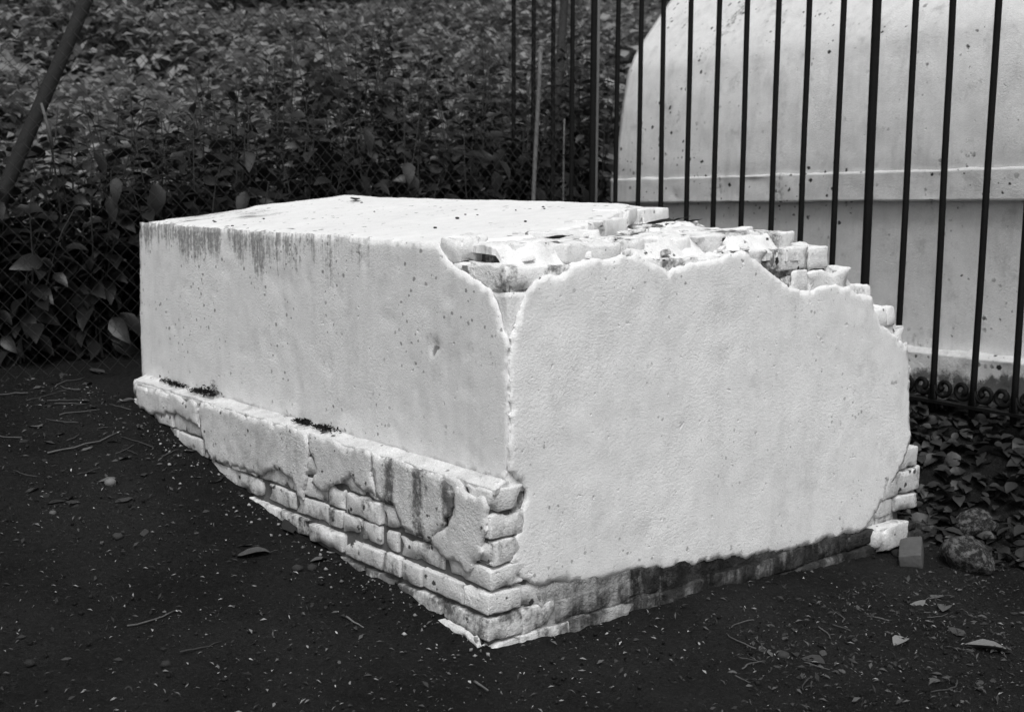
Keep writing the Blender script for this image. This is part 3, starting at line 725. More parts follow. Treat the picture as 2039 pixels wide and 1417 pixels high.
# ------------------------------------------------------------------ iron railings
SP = 0.2104
rail = thing('iron_railing', 'black iron railing of tall upright bars with scrolls at the foot', 'railing', tuple(F0), FANG)
BZ0, BZ1 = 0.30, 2.78
def bar_mesh(name, r, top=True, seed=0):
    zs = np.linspace(BZ0, BZ1, 14)
    P = np.stack([0.0025 * vn2(zs, zs * 0, 2.0, seed), 0.0025 * vn2(zs, zs * 0, 2.0, seed + 9), zs], -1)
    v, f = tube(P, r, 8)
    v2, f2 = tube([(0, 0, BZ1 - 0.002), (0, 0, BZ1 + 0.02), (0, 0, BZ1 + 0.06), (0, 0, BZ1 + 0.16)], [r * 0.9, r * 1.7, r * 1.5, 0.001], 8)
    return mesh(name, *join([(v, f), (v2, f2)]), M['iron'])
bms = [bar_mesh('bar', 0.0150, seed=300 + i) for i in range(4)]; pm = bar_mesh('post', 0.0215, seed=310)
# scroll
th = np.linspace(0, 1, 22)
def scroll_mesh(sgn):
    ang = -math.pi * 0.55 + th * math.pi * 2.35; r = 0.050 * (1 - th) + 0.014 * th
    P = np.stack([sgn * (0.068 + r * np.sin(ang) * 1.0 - 0.01), np.zeros_like(th), 0.415 - r * np.cos(ang) * 1.0 - 0.0], -1)
    P = np.concatenate([np.array([[sgn * 0.012, 0, 0.335], [sgn * 0.014, 0, 0.36]]), P])
    v, f = tube(P, np.concatenate([[0.010, 0.010], 0.010 + 0.007 * th ** 3]), 6)
    return mesh('scroll', v, f, M['iron'])
scm = {1: scroll_mesh(1), -1: scroll_mesh(-1)}
NB = 18
for i in range(-5, NB):
    s = i * SP
    post = i in (3, 13)
    o = obj('post' if post else 'bar', pm if post else bms[i % 4], rail)
    o.location = (s + random.uniform(-.004, .004), random.uniform(-.003, .003), 0)
    o.rotation_euler = (random.uniform(-.002, .002), random.uniform(-.006, .006) - 0.004, 0)
    for sg in (1, -1):
        q = obj('scroll', scm[sg], o); q.location = (0, -0.001, 0)
def boxm(name, x0, x1, y0, y1, z0, z1, mat):
    V = [(x, y, z) for z in (z0, z1) for y in (y0, y1) for x in (x0, x1)]
    return mesh(name, V, [(0, 2, 3, 1), (4, 5, 7, 6), (0, 1, 5, 4), (2, 6, 7, 3), (0, 4, 6, 2), (1, 3, 7, 5)], mat, False)
obj('bottom_rail', boxm('bottom_rail', -5.2 * SP, (NB - 0.9) * SP, -0.022, 0.022, 0.338, 0.352, M['iron']), rail)
obj('top_rail', boxm('top_rail', -5.2 * SP, (NB - 0.9) * SP, -0.022, 0.022, 2.66, 2.675, M['iron']), rail)

# ------------------------------------------------------------------ chain link fence
CLY = 3.2
cl0 = glob(0, CLY)
clf = thing('chain_link_fence', 'sagging chain link fence in front of the dark shrubs', 'fence', tuple(cl0), ANG)
dw, dh = 0.076, 0.080
V = []; F = []
x0, x1, zt, zb = -1.9, 3.35, 2.65, 0.40
nw = int((x1 - x0) / (dw / 2)); ns = int((zt - zb) / (dh / 2))
zz = zb + np.arange(ns + 1) * dh / 2
for j in range(nw):
    ph = (np.arange(ns + 1) + j) % 2
    xx = x0 + j * dw / 2 + ph * dw / 2
    P = np.stack([xx, np.zeros_like(zz), zz], -1)
    P[:, 0] += 0.020 * vn(np.stack([xx, 0 * xx, zz], -1), 1.6, 401, 2) + 0.002 * vn(P, 14, 402)
    P[:, 1] = 0.03 * vn(np.stack([xx, 0 * xx, zz], -1), 1.1, 403, 2) + 0.0022 * (1 - 2 * ph)
    P[:, 2] += 0.03 * vn(np.stack([xx, 0 * xx, zz], -1), 0.9, 404, 2)
    r = 0.0016; b0 = len(V)
    for k in range(3):
        w = 2 * math.pi * k / 3 + 0.4
        V.append(P + np.array([0.7 * r * math.cos(w), r * math.sin(w), 0.7 * r * math.cos(w + 2)]))
V = np.array(V)                                     # (nw*3, ns+1, 3)
n1 = ns + 1
base = (np.arange(nw) * 3)[:, None, None]; kk = np.arange(3)[None, :, None]; mm = np.arange(ns)[None, None, :]
a = (base + kk) * n1 + mm; b = (base + (kk + 1) % 3) * n1 + mm
F = np.stack(np.broadcast_arrays(a, b, b + 1, a + 1), -1).reshape(-1, 4)
obj('wire_mesh', fast_mesh('wire_mesh', V.reshape(-1, 3), F, M['wire']), clf)
def pipe(name, p, q, r, mat, parent, seed=0, n=10, wob=0.004):
    tt = np.linspace(0, 1, n)[:, None]; P = np.array(p) * (1 - tt) + np.array(q) * tt
    P = P + wob * np.stack([vn2(tt[:, 0], 0 * tt[:, 0], 3, seed), vn2(tt[:, 0], 0 * tt[:, 0], 3, seed + 1), 0 * tt[:, 0]], -1)
    return obj(name, mesh(name, *tube(P, r, 10), mat), parent)
pipe('post', (2.886, 0.03, 0.3), (2.985, 0.03, 2.19), 0.014, M['galv'], clf, 410)
pipe('post', (3.45, 0.02, 0.3), (3.475, 0.02, 2.75), 0.020, M['galv'], clf, 412)
pipe('post', (-1.6, 0.03, 0.3), (-1.6, 0.03, 2.75), 0.022, M['galv'], clf, 414)
pipe('post', (3.20, 0.05, 0.3), (3.215, 0.05, 1.75), 0.006, M['galv'], clf, 416)

# leaning pole beyond the fence, at the upper left, with a pale stick hung against it
P0, P1 = ony(20, 350, 3.5), ony(168, 5, 3.5)
dv = (P1 - P0)
g0 = P0 - dv * ((P0[2] - 0.38) / dv[2]); g1 = P1 + dv * 0.6
lp = glob(g0[0], g0[1], 0)
pole = thing('leaning_pole', 'thick dark wooden pole leaning to the right at the far left', 'pole', tuple(lp), ANG)
tt = np.linspace(0, 1, 22)[:, None]
rel = (g0 - g0 * np.array([1, 1, 0]))
PP = np.array([0, 0, g0[2]]) * (1 - tt) + (g1 - np.array([g0[0], g0[1], 0])) * tt
PP = PP + 0.010 * np.stack([vn2(tt[:, 0], 0 * tt[:, 0], 5, 420, 2), vn2(tt[:, 0], 0 * tt[:, 0], 5, 421, 2), 0 * tt[:, 0]], -1)
obj('shaft', mesh('shaft', *tube(PP, np.linspace(0.040, 0.031, 22), 12), M['wood']), pole)
s0, s1 = ony(82, 205, 3.38), ony(105, 295, 3.38)
sp0 = glob(*s1)
st_me = mesh('stick', *tube([np.array([0, 0, 0]), (s0 - s1) * 0.5 + np.array([0.004, 0, 0]), s0 - s1], [0.008, 0.009, 0.006], 6), M['paleleaf'])
sto = obj('pale_stick', st_me, None, 'short pale stick caught in the fence wire below the leaning pole', 'stick'); sto.location = sp0; sto.rotation_euler = (0, 0, ANG)

# ------------------------------------------------------------------ leaves and shrubs
LT = []                                              # leaf template: length 1 along y, folded on its midrib, tip drooping
rows = [(0.0, 0.015), (0.12, 0.15), (0.32, 0.27), (0.58, 0.25), (0.82, 0.13)]
for tpos, wd in rows:
    zz_ = -0.26 * tpos ** 2
    LT += [(-wd, tpos, zz_ + 0.30 * wd), (0, tpos, zz_), (wd, tpos, zz_ + 0.30 * wd)]
LT.append((0, 1.0, -0.30)); LT = np.array(LT)
LF = []
for r_ in range(4):
    a = r_ * 3; LF += [(a, a + 1, a + 4), (a, a + 4, a + 3), (a + 1, a + 2, a + 5), (a + 1, a + 5, a + 4)]
LF += [(12, 13, 15), (13, 14, 15)]; LF = np.array(LF)
ST = np.array([(0, 0, 0), (-0.24, 0.45, 0.07), (0, 0.5, 0), (0.24, 0.45, 0.07), (0, 1, -0.18)]); SF = np.array([(0, 2, 1), (0, 3, 2), (1, 2, 4), (2, 3, 4)])
def frames(dirs, roll):
    d = dirs / (np.linalg.norm(dirs, axis=1)[:, None] + 1e-9)
    up = np.tile(np.array([0, 0, 1.0]), (len(d), 1)); up[np.abs(d[:, 2]) > 0.97] = (1, 0, 0)
    x = np.cross(d, up); x /= np.linalg.norm(x, axis=1)[:, None]; z = np.cross(x, d)
    c = np.cos(roll)[:, None]; s = np.sin(roll)[:, None]
    return np.stack([x * c + z * s, d, -x * s + z * c], 1)       # rows = local axes
def leaf_cloud(name, pos, dirs, size, roll, mat, parent=None, tmpl=(LT, LF), tone=None, wide=None, **kw):
    T, F = tmpl; n = len(pos)
    fr = frames(dirs, roll)
    tm = np.tile(T[None], (n, 1, 1)) * np.asarray(size)[:, None, None]
    if wide is not None: tm[:, :, 0] *= wide[:, None]
    Vv = np.einsum('nvk,nkj->nvj', tm, fr) + pos[:, None, :]
    Ff = (F[None] + (np.arange(n) * len(T))[:, None, None]).reshape(-1, 3)
    me = fast_mesh(name, Vv.reshape(-1, 3), Ff, mat)
    tone = rng.uniform(0, 1, n) if tone is None else tone
    a = me.attributes.new('tone', 'FLOAT', 'POINT'); a.data.foreach_set('value', np.repeat(tone, len(T)).astype(np.float32))
    return obj(name, me, parent, **kw)
def one_leaf_mesh(mat, curl=0.0, wide=1.0):
    T = LT.copy(); T[:, 0] *= wide; T[:, 2] -= curl * T[:, 1] ** 2; T[:, 0] += 0.12 * curl * T[:, 1] ** 2; T = T + 0.03 * np.stack([vn(T, 5, 61 + int(curl * 90), 2)] * 3, -1)
    me = mesh('leaf', T, LF, mat); a = me.attributes.new('tone', 'FLOAT', 'POINT'); a.data.foreach_set('value', np.full(len(T), random.uniform(0.05, 0.6), np.float32)); return me
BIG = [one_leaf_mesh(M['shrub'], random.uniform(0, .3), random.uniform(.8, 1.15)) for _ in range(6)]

def shrub(x, y, h, nst, lsize, label, nbig=4, spread=0.45, group='shrubs behind the chain link fence', mat='shrub', node=0.068):
    z = float(gz(x, y)) - 0.02
    root = thing('shrub', label, 'shrub', tuple(glob(x, y, z)), random.uniform(0, 6.28), group)
    pos = []; dirs = []; size = []; stems = []
    for s in range(nst):
        az = random.uniform(0, 6.28); r0 = random.uniform(0, 0.10); lean = random.uniform(0.1, spread) * (0.4 + 0.6 * s / nst); hh = h * random.uniform(0.55, 1.05)
        bx, by = r0 * math.cos(az), r0 * math.sin(az); ph = random.uniform(0, 6.28)
        n = 9; tt = np.linspace(0, 1, n)
        P = np.stack([bx + lean * tt ** 1.3 * math.cos(az) + 0.02 * np.sin(tt * 7 + ph), by + lean * tt ** 1.3 * math.sin(az) + 0.02 * np.cos(tt * 6 + ph), hh * tt], -1)
        stems.append(tube(P, np.linspace(0.009, 0.003, n), 4, False))
        na = int(hh / node)
        for q in range(na):
            u = 0.10 + 0.90 * q / na
            c = np.array([np.interp(u, tt, P[:, k]) for k in range(3)])
            sz = lsize * np.interp(u, [0, 0.5, 0.85, 1], [0.9, 1.05, 0.72, 0.38]) 
            el = np.interp(u, [0, 0.5, 0.85, 1], [-0.55, -0.25, 0.25, 0.8])
            for sgn in (0, math.pi):
                a2 = ph + q * math.pi / 2 * 1.07 + sgn + random.uniform(-.3, .3)
                off = random.uniform(0.0, 0.16) * (1 - 0.6 * u)
                e = el + random.uniform(-.35, .3)
                dr = np.array([math.cos(a2) * math.cos(e), math.sin(a2) * math.cos(e), math.sin(e)])
                pos.append(c + np.array([math.cos(a2), math.sin(a2), 0.15]) * off); dirs.append(dr); size.append(sz * random.uniform(0.65, 1.2))
    pos = np.array(pos); dirs = np.array(dirs); size = np.array(size)
    obj('stems', mesh('stems', *join(stems), M['stem']), root)
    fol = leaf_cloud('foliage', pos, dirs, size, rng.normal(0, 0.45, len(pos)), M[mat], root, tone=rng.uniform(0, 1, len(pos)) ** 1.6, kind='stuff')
    rz = root.rotation_euler.z
    for k in range(nbig):                            # single big leaves on the fence side
        a2 = -math.pi / 2 + ANG - rz + random.uniform(-0.9, 0.9)
        rr = random.uniform(0.18, 0.36); zz2 = random.uniform(0.18, 0.85) * h
        q = link(bpy.data.objects.new('leaf', random.choice(BIG)), fol)
        q.location = (rr * math.cos(a2), rr * math.sin(a2), zz2)
        d = Vector((math.cos(a2) * 0.6 + random.uniform(-.5, .5), math.sin(a2) * 0.6 + random.uniform(-.5, .5), random.uniform(-1.1, -0.1))).normalized()
        q.rotation_euler = d.to_track_quat('Y', 'Z').to_euler(); s_ = random.uniform(0.12, 0.17); q.scale = (s_, s_, s_)
    return root
ORD = ['first', 'second', 'third', 'fourth', 'fifth', 'sixth', 'seventh', 'eighth', 'ninth', 'tenth', 'eleventh', 'twelfth', 'thirteenth', 'fourteenth']
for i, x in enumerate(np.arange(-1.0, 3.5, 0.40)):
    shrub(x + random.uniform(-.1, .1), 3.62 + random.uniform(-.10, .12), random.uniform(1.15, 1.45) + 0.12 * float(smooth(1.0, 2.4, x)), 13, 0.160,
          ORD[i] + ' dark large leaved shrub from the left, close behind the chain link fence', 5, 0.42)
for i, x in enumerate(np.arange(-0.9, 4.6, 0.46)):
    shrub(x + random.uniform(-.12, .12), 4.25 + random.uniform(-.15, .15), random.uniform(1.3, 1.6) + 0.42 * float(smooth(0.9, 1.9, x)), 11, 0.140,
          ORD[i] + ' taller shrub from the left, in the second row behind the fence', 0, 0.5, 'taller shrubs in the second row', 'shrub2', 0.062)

M['weed'] = leaf_mat('pale_weed_leaf', 0.10, 0.4, 0.5, 0.3)
for i, (px_, y_, h_) in enumerate([(250, 5.6, 1.5), (420, 6.2, 1.7), (560, 5.3, 1.6), (690, 5.2, 2.0), (760, 5.8, 1.9), (880, 5.6, 1.9), (980, 6.4, 2.2), (1110, 5.6, 2.0), (1200, 6.2, 2.2)]):
    x_ = float(ony(px_, 250, y_)[0])
    shrub(x_, y_, h_ + 0.1, 8, 0.155, ORD[i] + ' pale leaved upright weed from the left, standing on the bank behind the shrubs', 0, 0.5, 'weeds on the bank', 'weed', 0.075)

# the open bank of lit undergrowth behind, and the trees beyond it
def scatter_bank(n, xr, yr, zf, size, mat, name, label, cat, tmpl, seed, up=0.5):
    x = rng.uniform(*xr, n); y = rng.uniform(*yr, n)
    kp = vn2(x, y, 2.6, seed + 7, 2) + rng.uniform(-.5, .5, n) > -0.12; x, y = x[kp], y[kp]; n = len(x)
    z = zf(x, y)
    az = rng.uniform(0, 6.28, n); e = rng.normal(0.1, 0.38, n)
    d = np.stack([np.cos(az) * np.cos(e), np.sin(az) * np.cos(e), np.sin(e)], -1)
    o = leaf_cloud(name, np.stack([x, y, z], -1), d, size * rng.uniform(0.5, 1.3, n), rng.normal(0, 0.5, n), mat, None, tmpl, wide=rng.uniform(0.6, 1.3, n), label=label, cat=cat, kind='stuff')
    o.location = ORG; o.rotation_euler = (0, 0, ANG)
    return o
def bankz(x, y):
    n = len(x)
    top = 0.75 + 0.33 * (y - 4.6) + 0.13 * np.clip(x - 2, 0, 8) + 0.55 * vn2(x, y, 0.9, 501, 3) + 0.22 * vn2(x, y, 3.2, 502, 2)
    return gz(x, y) * 0 + top - np.abs(rng.normal(0, 0.16, n)) 
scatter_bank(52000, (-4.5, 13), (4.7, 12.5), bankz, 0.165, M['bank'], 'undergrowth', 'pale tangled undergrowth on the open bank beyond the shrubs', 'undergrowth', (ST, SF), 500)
def treez(x, y):
    n = len(x)
    return rng.uniform(0.6, 9.0, n) - 0.0 * y
n = 60000
xx = rng.uniform(-16, 26, n); zz = rng.uniform(0.9, 9.5, n)
yy = 13.5 + 1.3 * vn(np.stack([xx, zz * 0, zz], -1), 0.45, 511, 3) + np.abs(rng.normal(0, 0.8, n)) + 0.10 * zz
az = rng.uniform(0, 6.28, n); e = rng.normal(-0.2, 0.5, n)
fo = leaf_cloud('far_thicket', np.stack([xx, yy, zz], -1), np.stack([np.cos(az) * np.cos(e), np.sin(az) * np.cos(e), np.sin(e)], -1), 0.26 * rng.uniform(0.5, 1.2, n), rng.normal(0, 0.6, n), M['far'], None, (ST, SF),
                wide=rng.uniform(0.8, 1.5, n), label='far dark thicket of trees closing the view at the top', cat='thicket', kind='stuff')
fo.location = ORG; fo.rotation_euler = (0, 0, ANG)

# a slanting young tree behind the railings
a0, a1 = ony(1150, 260, 4.6), ony(1208, 20, 4.6)
dv = a1 - a0; b0 = a0 - dv * ((a0[2] - 0.45) / dv[2])
tr = thing('young_tree', 'slim dark tree trunk slanting up behind the railing bars', 'tree', tuple(glob(b0[0], b0[1], 0)), ANG)
tt = np.linspace(0, 1, 18)[:, None]
TP = np.array([0, 0, 0.42]) + (np.array([dv[0], dv[1], dv[2]]) / dv[2] * 3.6) * tt * np.array([0.35, 0.35, 1]) + 0.05 * np.stack([vn2(tt[:, 0], 0 * tt[:, 0], 4, 521), vn2(tt[:, 0], 0 * tt[:, 0], 4, 522), 0 * tt[:, 0]], -1)
obj('trunk', mesh('trunk', *tube(TP, np.linspace(0.050, 0.022, 18), 10), M['bark']), tr)
n = 1500
ph = rng.normal(0, 1, (n, 3)); ph /= np.linalg.norm(ph, axis=1)[:, None]
cpos = TP[-1] + ph * (rng.uniform(0.1, 1, n) ** 0.5)[:, None] * np.array([1.0, 1.0, 0.75]) * (1 + 0.35 * vn(ph, 2.0, 523, 2))[:, None]
cd = ph * np.array([1, 1, 0.3]) + rng.normal(0, 0.4, (n, 3)) + np.array([0, 0, -0.5])
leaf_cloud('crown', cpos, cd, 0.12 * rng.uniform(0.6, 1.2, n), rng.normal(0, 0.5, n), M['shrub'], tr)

# ------------------------------------------------------------------ litter on the soil
def dead_leaf_mesh(mat, k):
    T = LT.copy(); T[:, 1] -= 0.5
    cu = random.uniform(-0.5, 0.9); T[:, 2] = 0.25 * np.abs(T[:, 0]) * random.uniform(0.3, 2.2) + cu * (T[:, 1] ** 2) * 0.55 + 0.05 * vn(T, 6, 600 + k, 2)
    T[:, 0] *= random.uniform(0.75, 1.25); T[:, 2] -= T[:, 2].min()
    v = T.tolist(); f = [tuple(q) for q in LF]
    sv_, sf_ = tube([(0, -0.5, T[1, 2]), (0.02, -0.62, T[1, 2] + 0.03), (0.03, -0.72, T[1, 2] + 0.02)], [0.012, 0.010, 0.008], 4)
    return mesh('dead_leaf', *join([(v, f), (sv_, sf_)]), mat)
DL = {m: [dead_leaf_mesh(M[m], i) for i in range(5)] for m in ('dead', 'paleleaf', 'darkleaf')}
def put_leaf(P, size, label, group=None, mat='dead', rz=None, up=0.004, tilt=0.22, name='fallen_leaf', cat='leaf'):
    o = obj(name, random.choice(DL[mat]), None, label, cat, group)
    o.location = (P[0], P[1], P[2] + up); o.scale = (size, size, size)
    o.rotation_euler = (random.uniform(-tilt, tilt), random.uniform(-tilt, tilt), random.uniform(0, 6.28) if rz is None else rz)
    return o
for px, py, sz, mt, lab, rz in [
    (192, 742, .10, 'dead', 'dead leaf on the shaded soil just left of the tomb end', 1.2),
    (70, 850, .12, 'dead', 'grey dead leaf at the far left edge of the soil', 0.7),
    (218, 962, .085, 'paleleaf', 'pale crumpled leaf with a twig on the open soil at left', 1.9),
    (425, 962, .10, 'darkleaf', 'dark leaf leaning on the foot of the plinth beneath its ragged plaster', 2.5),
    (575, 1052, .12, 'darkleaf', 'broad dark leaf resting against the lowest plinth bricks', 0.4),
    (500, 1108, .13, 'dead', 'long curled dead leaf, larger of the two near the plinth', 1.75),
    (482, 1088, .085, 'dead', 'small grey dead leaf just above the long curled one', 1.5),
    (288, 1062, .065, 'dead', 'small pale torn leaf alone on the bare soil at left', 0.2),
    (637, 1118, .075, 'dead', 'thin leaf standing beside two pebbles at the plinth foot', 2.2),
    (1792, 1281, .085, 'paleleaf', 'pale folded leaf lying alone in the lower right litter', 2.4),
    (1968, 1297, .15, 'paleleaf', 'large pale dry leaf at the lower right edge', 1.45),
    (1850, 1190, .11, 'paleleaf', 'upper pale leaf of the scattered pair on the right hand litter', 0.9),
    (1822, 1208, .09, 'paleleaf', 'lower pale leaf of the scattered pair on the right hand litter', 2.0),
    (1880, 1215, .09, 'dead', 'grey leaf beside the pale pair on the right hand litter', 2.7),
    (1537, 1304, .06, 'dead', 'small upright dead leaf at bottom centre right', 0.1),
    (1618, 1318, .075, 'dead', 'rounded grey leaf at the bottom right centre', 1.0),
    (255, 800, .07, 'dead', 'small pale leaf touching the far end of the plinth', 2.0),
    (1905, 1262, .07, 'dead', 'dull leaf above the large pale leaf at lower right', 0.6)]:
    put_leaf(hit(px, py), sz, lab, None, mt, rz)
for k in range(34):
    px = random.choice([random.uniform(45, 330), random.uniform(60, 420)]); py = random.uniform(740, 1010)
    if px > 300 and py < 900: px -= 200
    put_leaf(hit(px, py), random.uniform(.04, .075), 'small dull dead leaf on the shaded soil at left of the tomb', 'small dead leaves at left', random.choice(['dead', 'dead', 'darkleaf']))
for k in range(46):
    put_leaf(hit(random.uniform(1430, 1995), random.uniform(1215, 1375)), random.uniform(.02, .045), 'small dull dead leaf in the lower right ground litter', 'small dead leaves at lower right', 'dead')
for k in range(14):
    put_leaf(hit(random.uniform(60, 900), random.uniform(1100, 1370)), random.uniform(.02, .035), 'tiny dead leaf fragment on the open soil in front of the plinth', 'leaf fragments on the open soil', 'dead')

def twig(p, q, r, label, group=None, mat='straw', bend=0.03, name='twig'):
    p = np.array(p); q = np.array(q); n = 7
    X = p[None] * (1 - np.linspace(0, 1, n)[:, None]) + q[None] * np.linspace(0, 1, n)[:, None]
    L = np.linalg.norm(q - p); side = np.cross(q - p, (0, 0, 1)); side /= np.linalg.norm(side) + 1e-9
    X = X + side[None] * (bend * L * np.sin(np.linspace(0, math.pi, n)) + 0.02 * L * rng.normal(0, 1, n))[:, None]
    for i in range(n): X[i, 2] = ground_at(X[i, 0], X[i, 1]) + r + 0.007
    o = obj(name, mesh(name, *tube(X - X[0], np.linspace(r, r * 0.5, n), 5), M[mat]), None, label, 'twig', group)
    o.location = X[0]; return o
twig(hit(95, 908), hit(235, 868), 0.004, 'long pale straw lying across the left soil', None, 'paleleaf', 0.05)
twig(hit(252, 1254), hit(350, 1222), 0.0035, 'curved dry twig on the bare soil at lower left', None, 'straw', 0.12)
twig(hit(690, 1235), hit(725, 1255), 0.0035, 'short pale twig on the soil left of the near corner', None, 'paleleaf', 0.02)
twig(hit(945, 1366), hit(972, 1384), 0.0045, 'stubby pale twig at the bottom edge below the near corner', None, 'paleleaf', 0.0)
twig(hit(358, 1305), hit(440, 1286), 0.003, 'thin dry twig low on the bare soil', None, 'straw', 0.06)
twig(hit(1790, 1050), hit(1860, 1090), 0.006, 'thin dark stick lying before the lichen covered stones', None, 'bark', 0.05)
for k in range(20):
    px, py = random.uniform(42, 330), random.uniform(760, 960)
    ln = random.uniform(20, 90) * random.choice([-1, 1, 1])
    twig(hit(px, py), hit(px + ln, py - random.uniform(-14, 26)), random.uniform(.0018, .0035), 'dry straw stalk among the scatter at the left of the tomb', 'straw stalks at left', 'straw', random.uniform(-.1, .1))
for k in range(16):
    px, py = random.uniform(1450, 1960), random.uniform(1230, 1370)
    twig(hit(px, py), hit(px + random.uniform(-60, 60), py + random.uniform(-30, 30)), random.uniform(.0015, .003), 'short dry stalk in the lower right ground litter', 'stalks at lower right', 'straw', random.uniform(-.15, .15))

def rock_mesh(mat, seed, sub=3, flat=0.7, amp=0.28, freq=1.6):
    bpy_me = bpy.data.meshes.new('rock')
    import bmesh
    bm = bmesh.new(); bmesh.ops.create_icosphere(bm, subdivisions=sub, radius=0.5)
    P = np.array([v.co[:] for v in bm.verts])
    rr = 1 + amp * vn(P, freq * 2, seed, 3)
    P = P * rr[:, None]; P[:, 2] *= flat
    for v, p in zip(bm.verts, P): v.co = p
    bm.to_mesh(bpy_me); bm.free(); bpy_me.materials.append(mat)
    bpy_me.polygons.foreach_set('use_smooth', [True] * len(bpy_me.polygons)); return bpy_me
PB = [rock_mesh(M['stone'], 700 + i, 2, 0.7, 0.45, 2.0) for i in range(4)]
PBW = rock_mesh(M['paleleaf'], 710, 2, 0.8, 0.2)
for px, py, s_, m_, lab in [(105, 1026, .035, PBW, 'bright white pebble on the bare soil at left'), (592, 1138, .05, PB[0], 'left one of two round pebbles at the plinth foot'), (622, 1137, .05, PB[1], 'right one of two round pebbles at the plinth foot'),
                            (235, 1074, .05, PB[2], 'rounded grey pebble beside a twig at left'), (220, 967, .055, PBW, 'pale round stone by the crumpled leaf at left'), (330, 1328, .04, PB[3], 'grey pebble low on the soil at left'), (60, 1326, .04, PB[1], 'grey pebble at the bottom left corner'),
                            (1560, 1312, .05, PB[0], 'dull round stone in the litter at bottom centre right')]:
    P = hit(px, py); o = obj('pebble', m_, None, lab, 'pebble'); o.location = P + np.array([0, 0, s_ * 0.25]); s_ *= 0.75; o.scale = (s_,) * 3; o.rotation_euler = (0, 0, random.uniform(0, 6))
# loose stones and a brick by the bank
for px, py, sz, lab, sd in [(1945, 1050, (.22, .17, .15), 'lichen speckled stone, the upper one of the two below the bank', 720), (1925, 1112, (.24, .17, .17), 'lichen speckled round stone, the lower one of the two below the bank', 727)]:
    P = hit(px, py + 25); o = obj('stone', rock_mesh(M['lichen'], sd, 3, 0.85, 0.32), None, lab, 'stone'); o.location = P + np.array([0.02, 0.06, 0.045]); o.scale = sz; o.rotation_euler = (0.1, 0.05, 0.5 + sd)
P = hit(1822, 1125)
o = obj('loose_brick', mesh('loose_brick', *block((0.085, 0.20, 0.07), 0.005, 0.002, 0.02, 31), M['rawbrick']), None, 'loose bare brick lying tilted on the soil before the bank', 'brick'); o.location = P + np.array([0.0, 0.05, 0.03]); o.rotation_euler = (0.10, -0.16, -0.35)
for px, py, s_ in [(1790, 1106, .06), (1700, 1090, .06), (1660, 1100, .05), (1610, 1112, .05)]:
    P = hit(px, py); o = obj('rubble', random.choice(PB), None, 'small broken lump of rubble at the foot of the end wall', 'rubble', 'rubble at the end wall'); o.location = P + np.array([0, 0, .008]); o.scale = (s_ * 1.3, s_, s_ * .8); o.rotation_euler = (0, 0, random.uniform(0, 6))

# pale flecks, crumbs and leaf mould: uncountable
n = 11000
xx = rng.uniform(-2.6, 1.6, n); yy = rng.uniform(-2.4, 3.0, n)
keep = ~((xx > -0.09) & (yy > -0.02)) & (vn2(xx, yy, 1.4, 801, 2) + rng.uniform(-.6, .6, n) > -0.1)
xx, yy = xx[keep], yy[keep]; n = len(xx)
az = rng.uniform(0, 6.28, n); e = rng.normal(0.1, 0.3, n)
tone = rng.uniform(0, 1, n) ** 2.2
size = 0.006 + 0.018 * rng.uniform(0, 1, n) ** 3
o = leaf_cloud('litter_flecks', np.stack([xx, yy, gz(xx, yy) + 0.008], -1), np.stack([np.cos(az) * np.cos(e), np.sin(az) * np.cos(e), np.sin(e)], -1), size, rng.normal(0, 0.5, n), M['fleck'], None, (ST, SF), tone=tone, wide=rng.uniform(0.3, 0.9, n),
               label='pale flecks of chaff and petals scattered over the soil', cat='litter', kind='stuff')
o.location = ORG; o.rotation_euler = (0, 0, ANG)
n = 60000
xx = rng.uniform(-2.8, 2.4, n); yy = rng.uniform(-2.2, 3.2, n)
dens = np.where((xx - yy > 1.0) & (yy < -0.25), 1.0, np.where(yy > 1.2, 0.5, 0.28))
keep = ~((xx > -0.09) & (yy > -0.02)) & (rng.uniform(0, 1, n) < dens); xx, yy = xx[keep], yy[keep]; n = len(xx)
az = rng.uniform(0, 6.28, n); e = rng.normal(0.25, 0.4, n)
o = leaf_cloud('leaf_mould', np.stack([xx, yy, gz(xx, yy) + 0.008], -1), np.stack([np.cos(az) * np.cos(e), np.sin(az) * np.cos(e), np.sin(e)], -1), 0.006 + 0.024 * rng.uniform(0, 1, n) ** 3, rng.normal(0, 0.6, n), M['mould'], None, (ST, SF), tone=rng.uniform(0, 1.3, n) ** 2.5, wide=rng.uniform(0.2, 1.1, n),
               label='dark leaf mould and clippings covering the soil', cat='leaf mould', kind='stuff')
o.location = ORG; o.rotation_euler = (0, 0, ANG)
OT = np.array([(0.5, 0, 0), (-0.5, 0.06, 0), (0.04, 0.45, 0), (0, -0.4, 0.03), (0.05, 0, 0.34), (0, 0, -0.3)]); OF = np.array([(0, 2, 4), (2, 1, 4), (1, 3, 4), (3, 0, 4), (2, 0, 5), (1, 2, 5), (3, 1, 5), (0, 3, 5)])
M['clod'] = leaf_mat('soil_clod', 0.016, 0.95, 0.1, 0.0)
n = 16000
xx = rng.uniform(-2.8, 2.3, n); yy = rng.uniform(-2.3, 3.2, n)
keep = ~((xx > -0.085) & (yy > -0.015)) & (vn2(xx, yy, 2.2, 811, 2) + rng.uniform(-.7, .7, n) > 0.0); xx, yy = xx[keep], yy[keep]; n = len(xx)
o = leaf_cloud('soil_clods', np.stack([xx, yy, gz(xx, yy) + 0.006], -1), rng.normal(0, 1, (n, 3)) * np.array([1, 1, 0.3]), 0.005 + 0.018 * rng.uniform(0, 1, n) ** 4, rng.normal(0, 0.6, n), M['clod'], None, (OT, OF), wide=rng.uniform(0.6, 1.3, n),
               label='small crumbs and clods of soil strewn over the ground', cat='soil', kind='stuff')
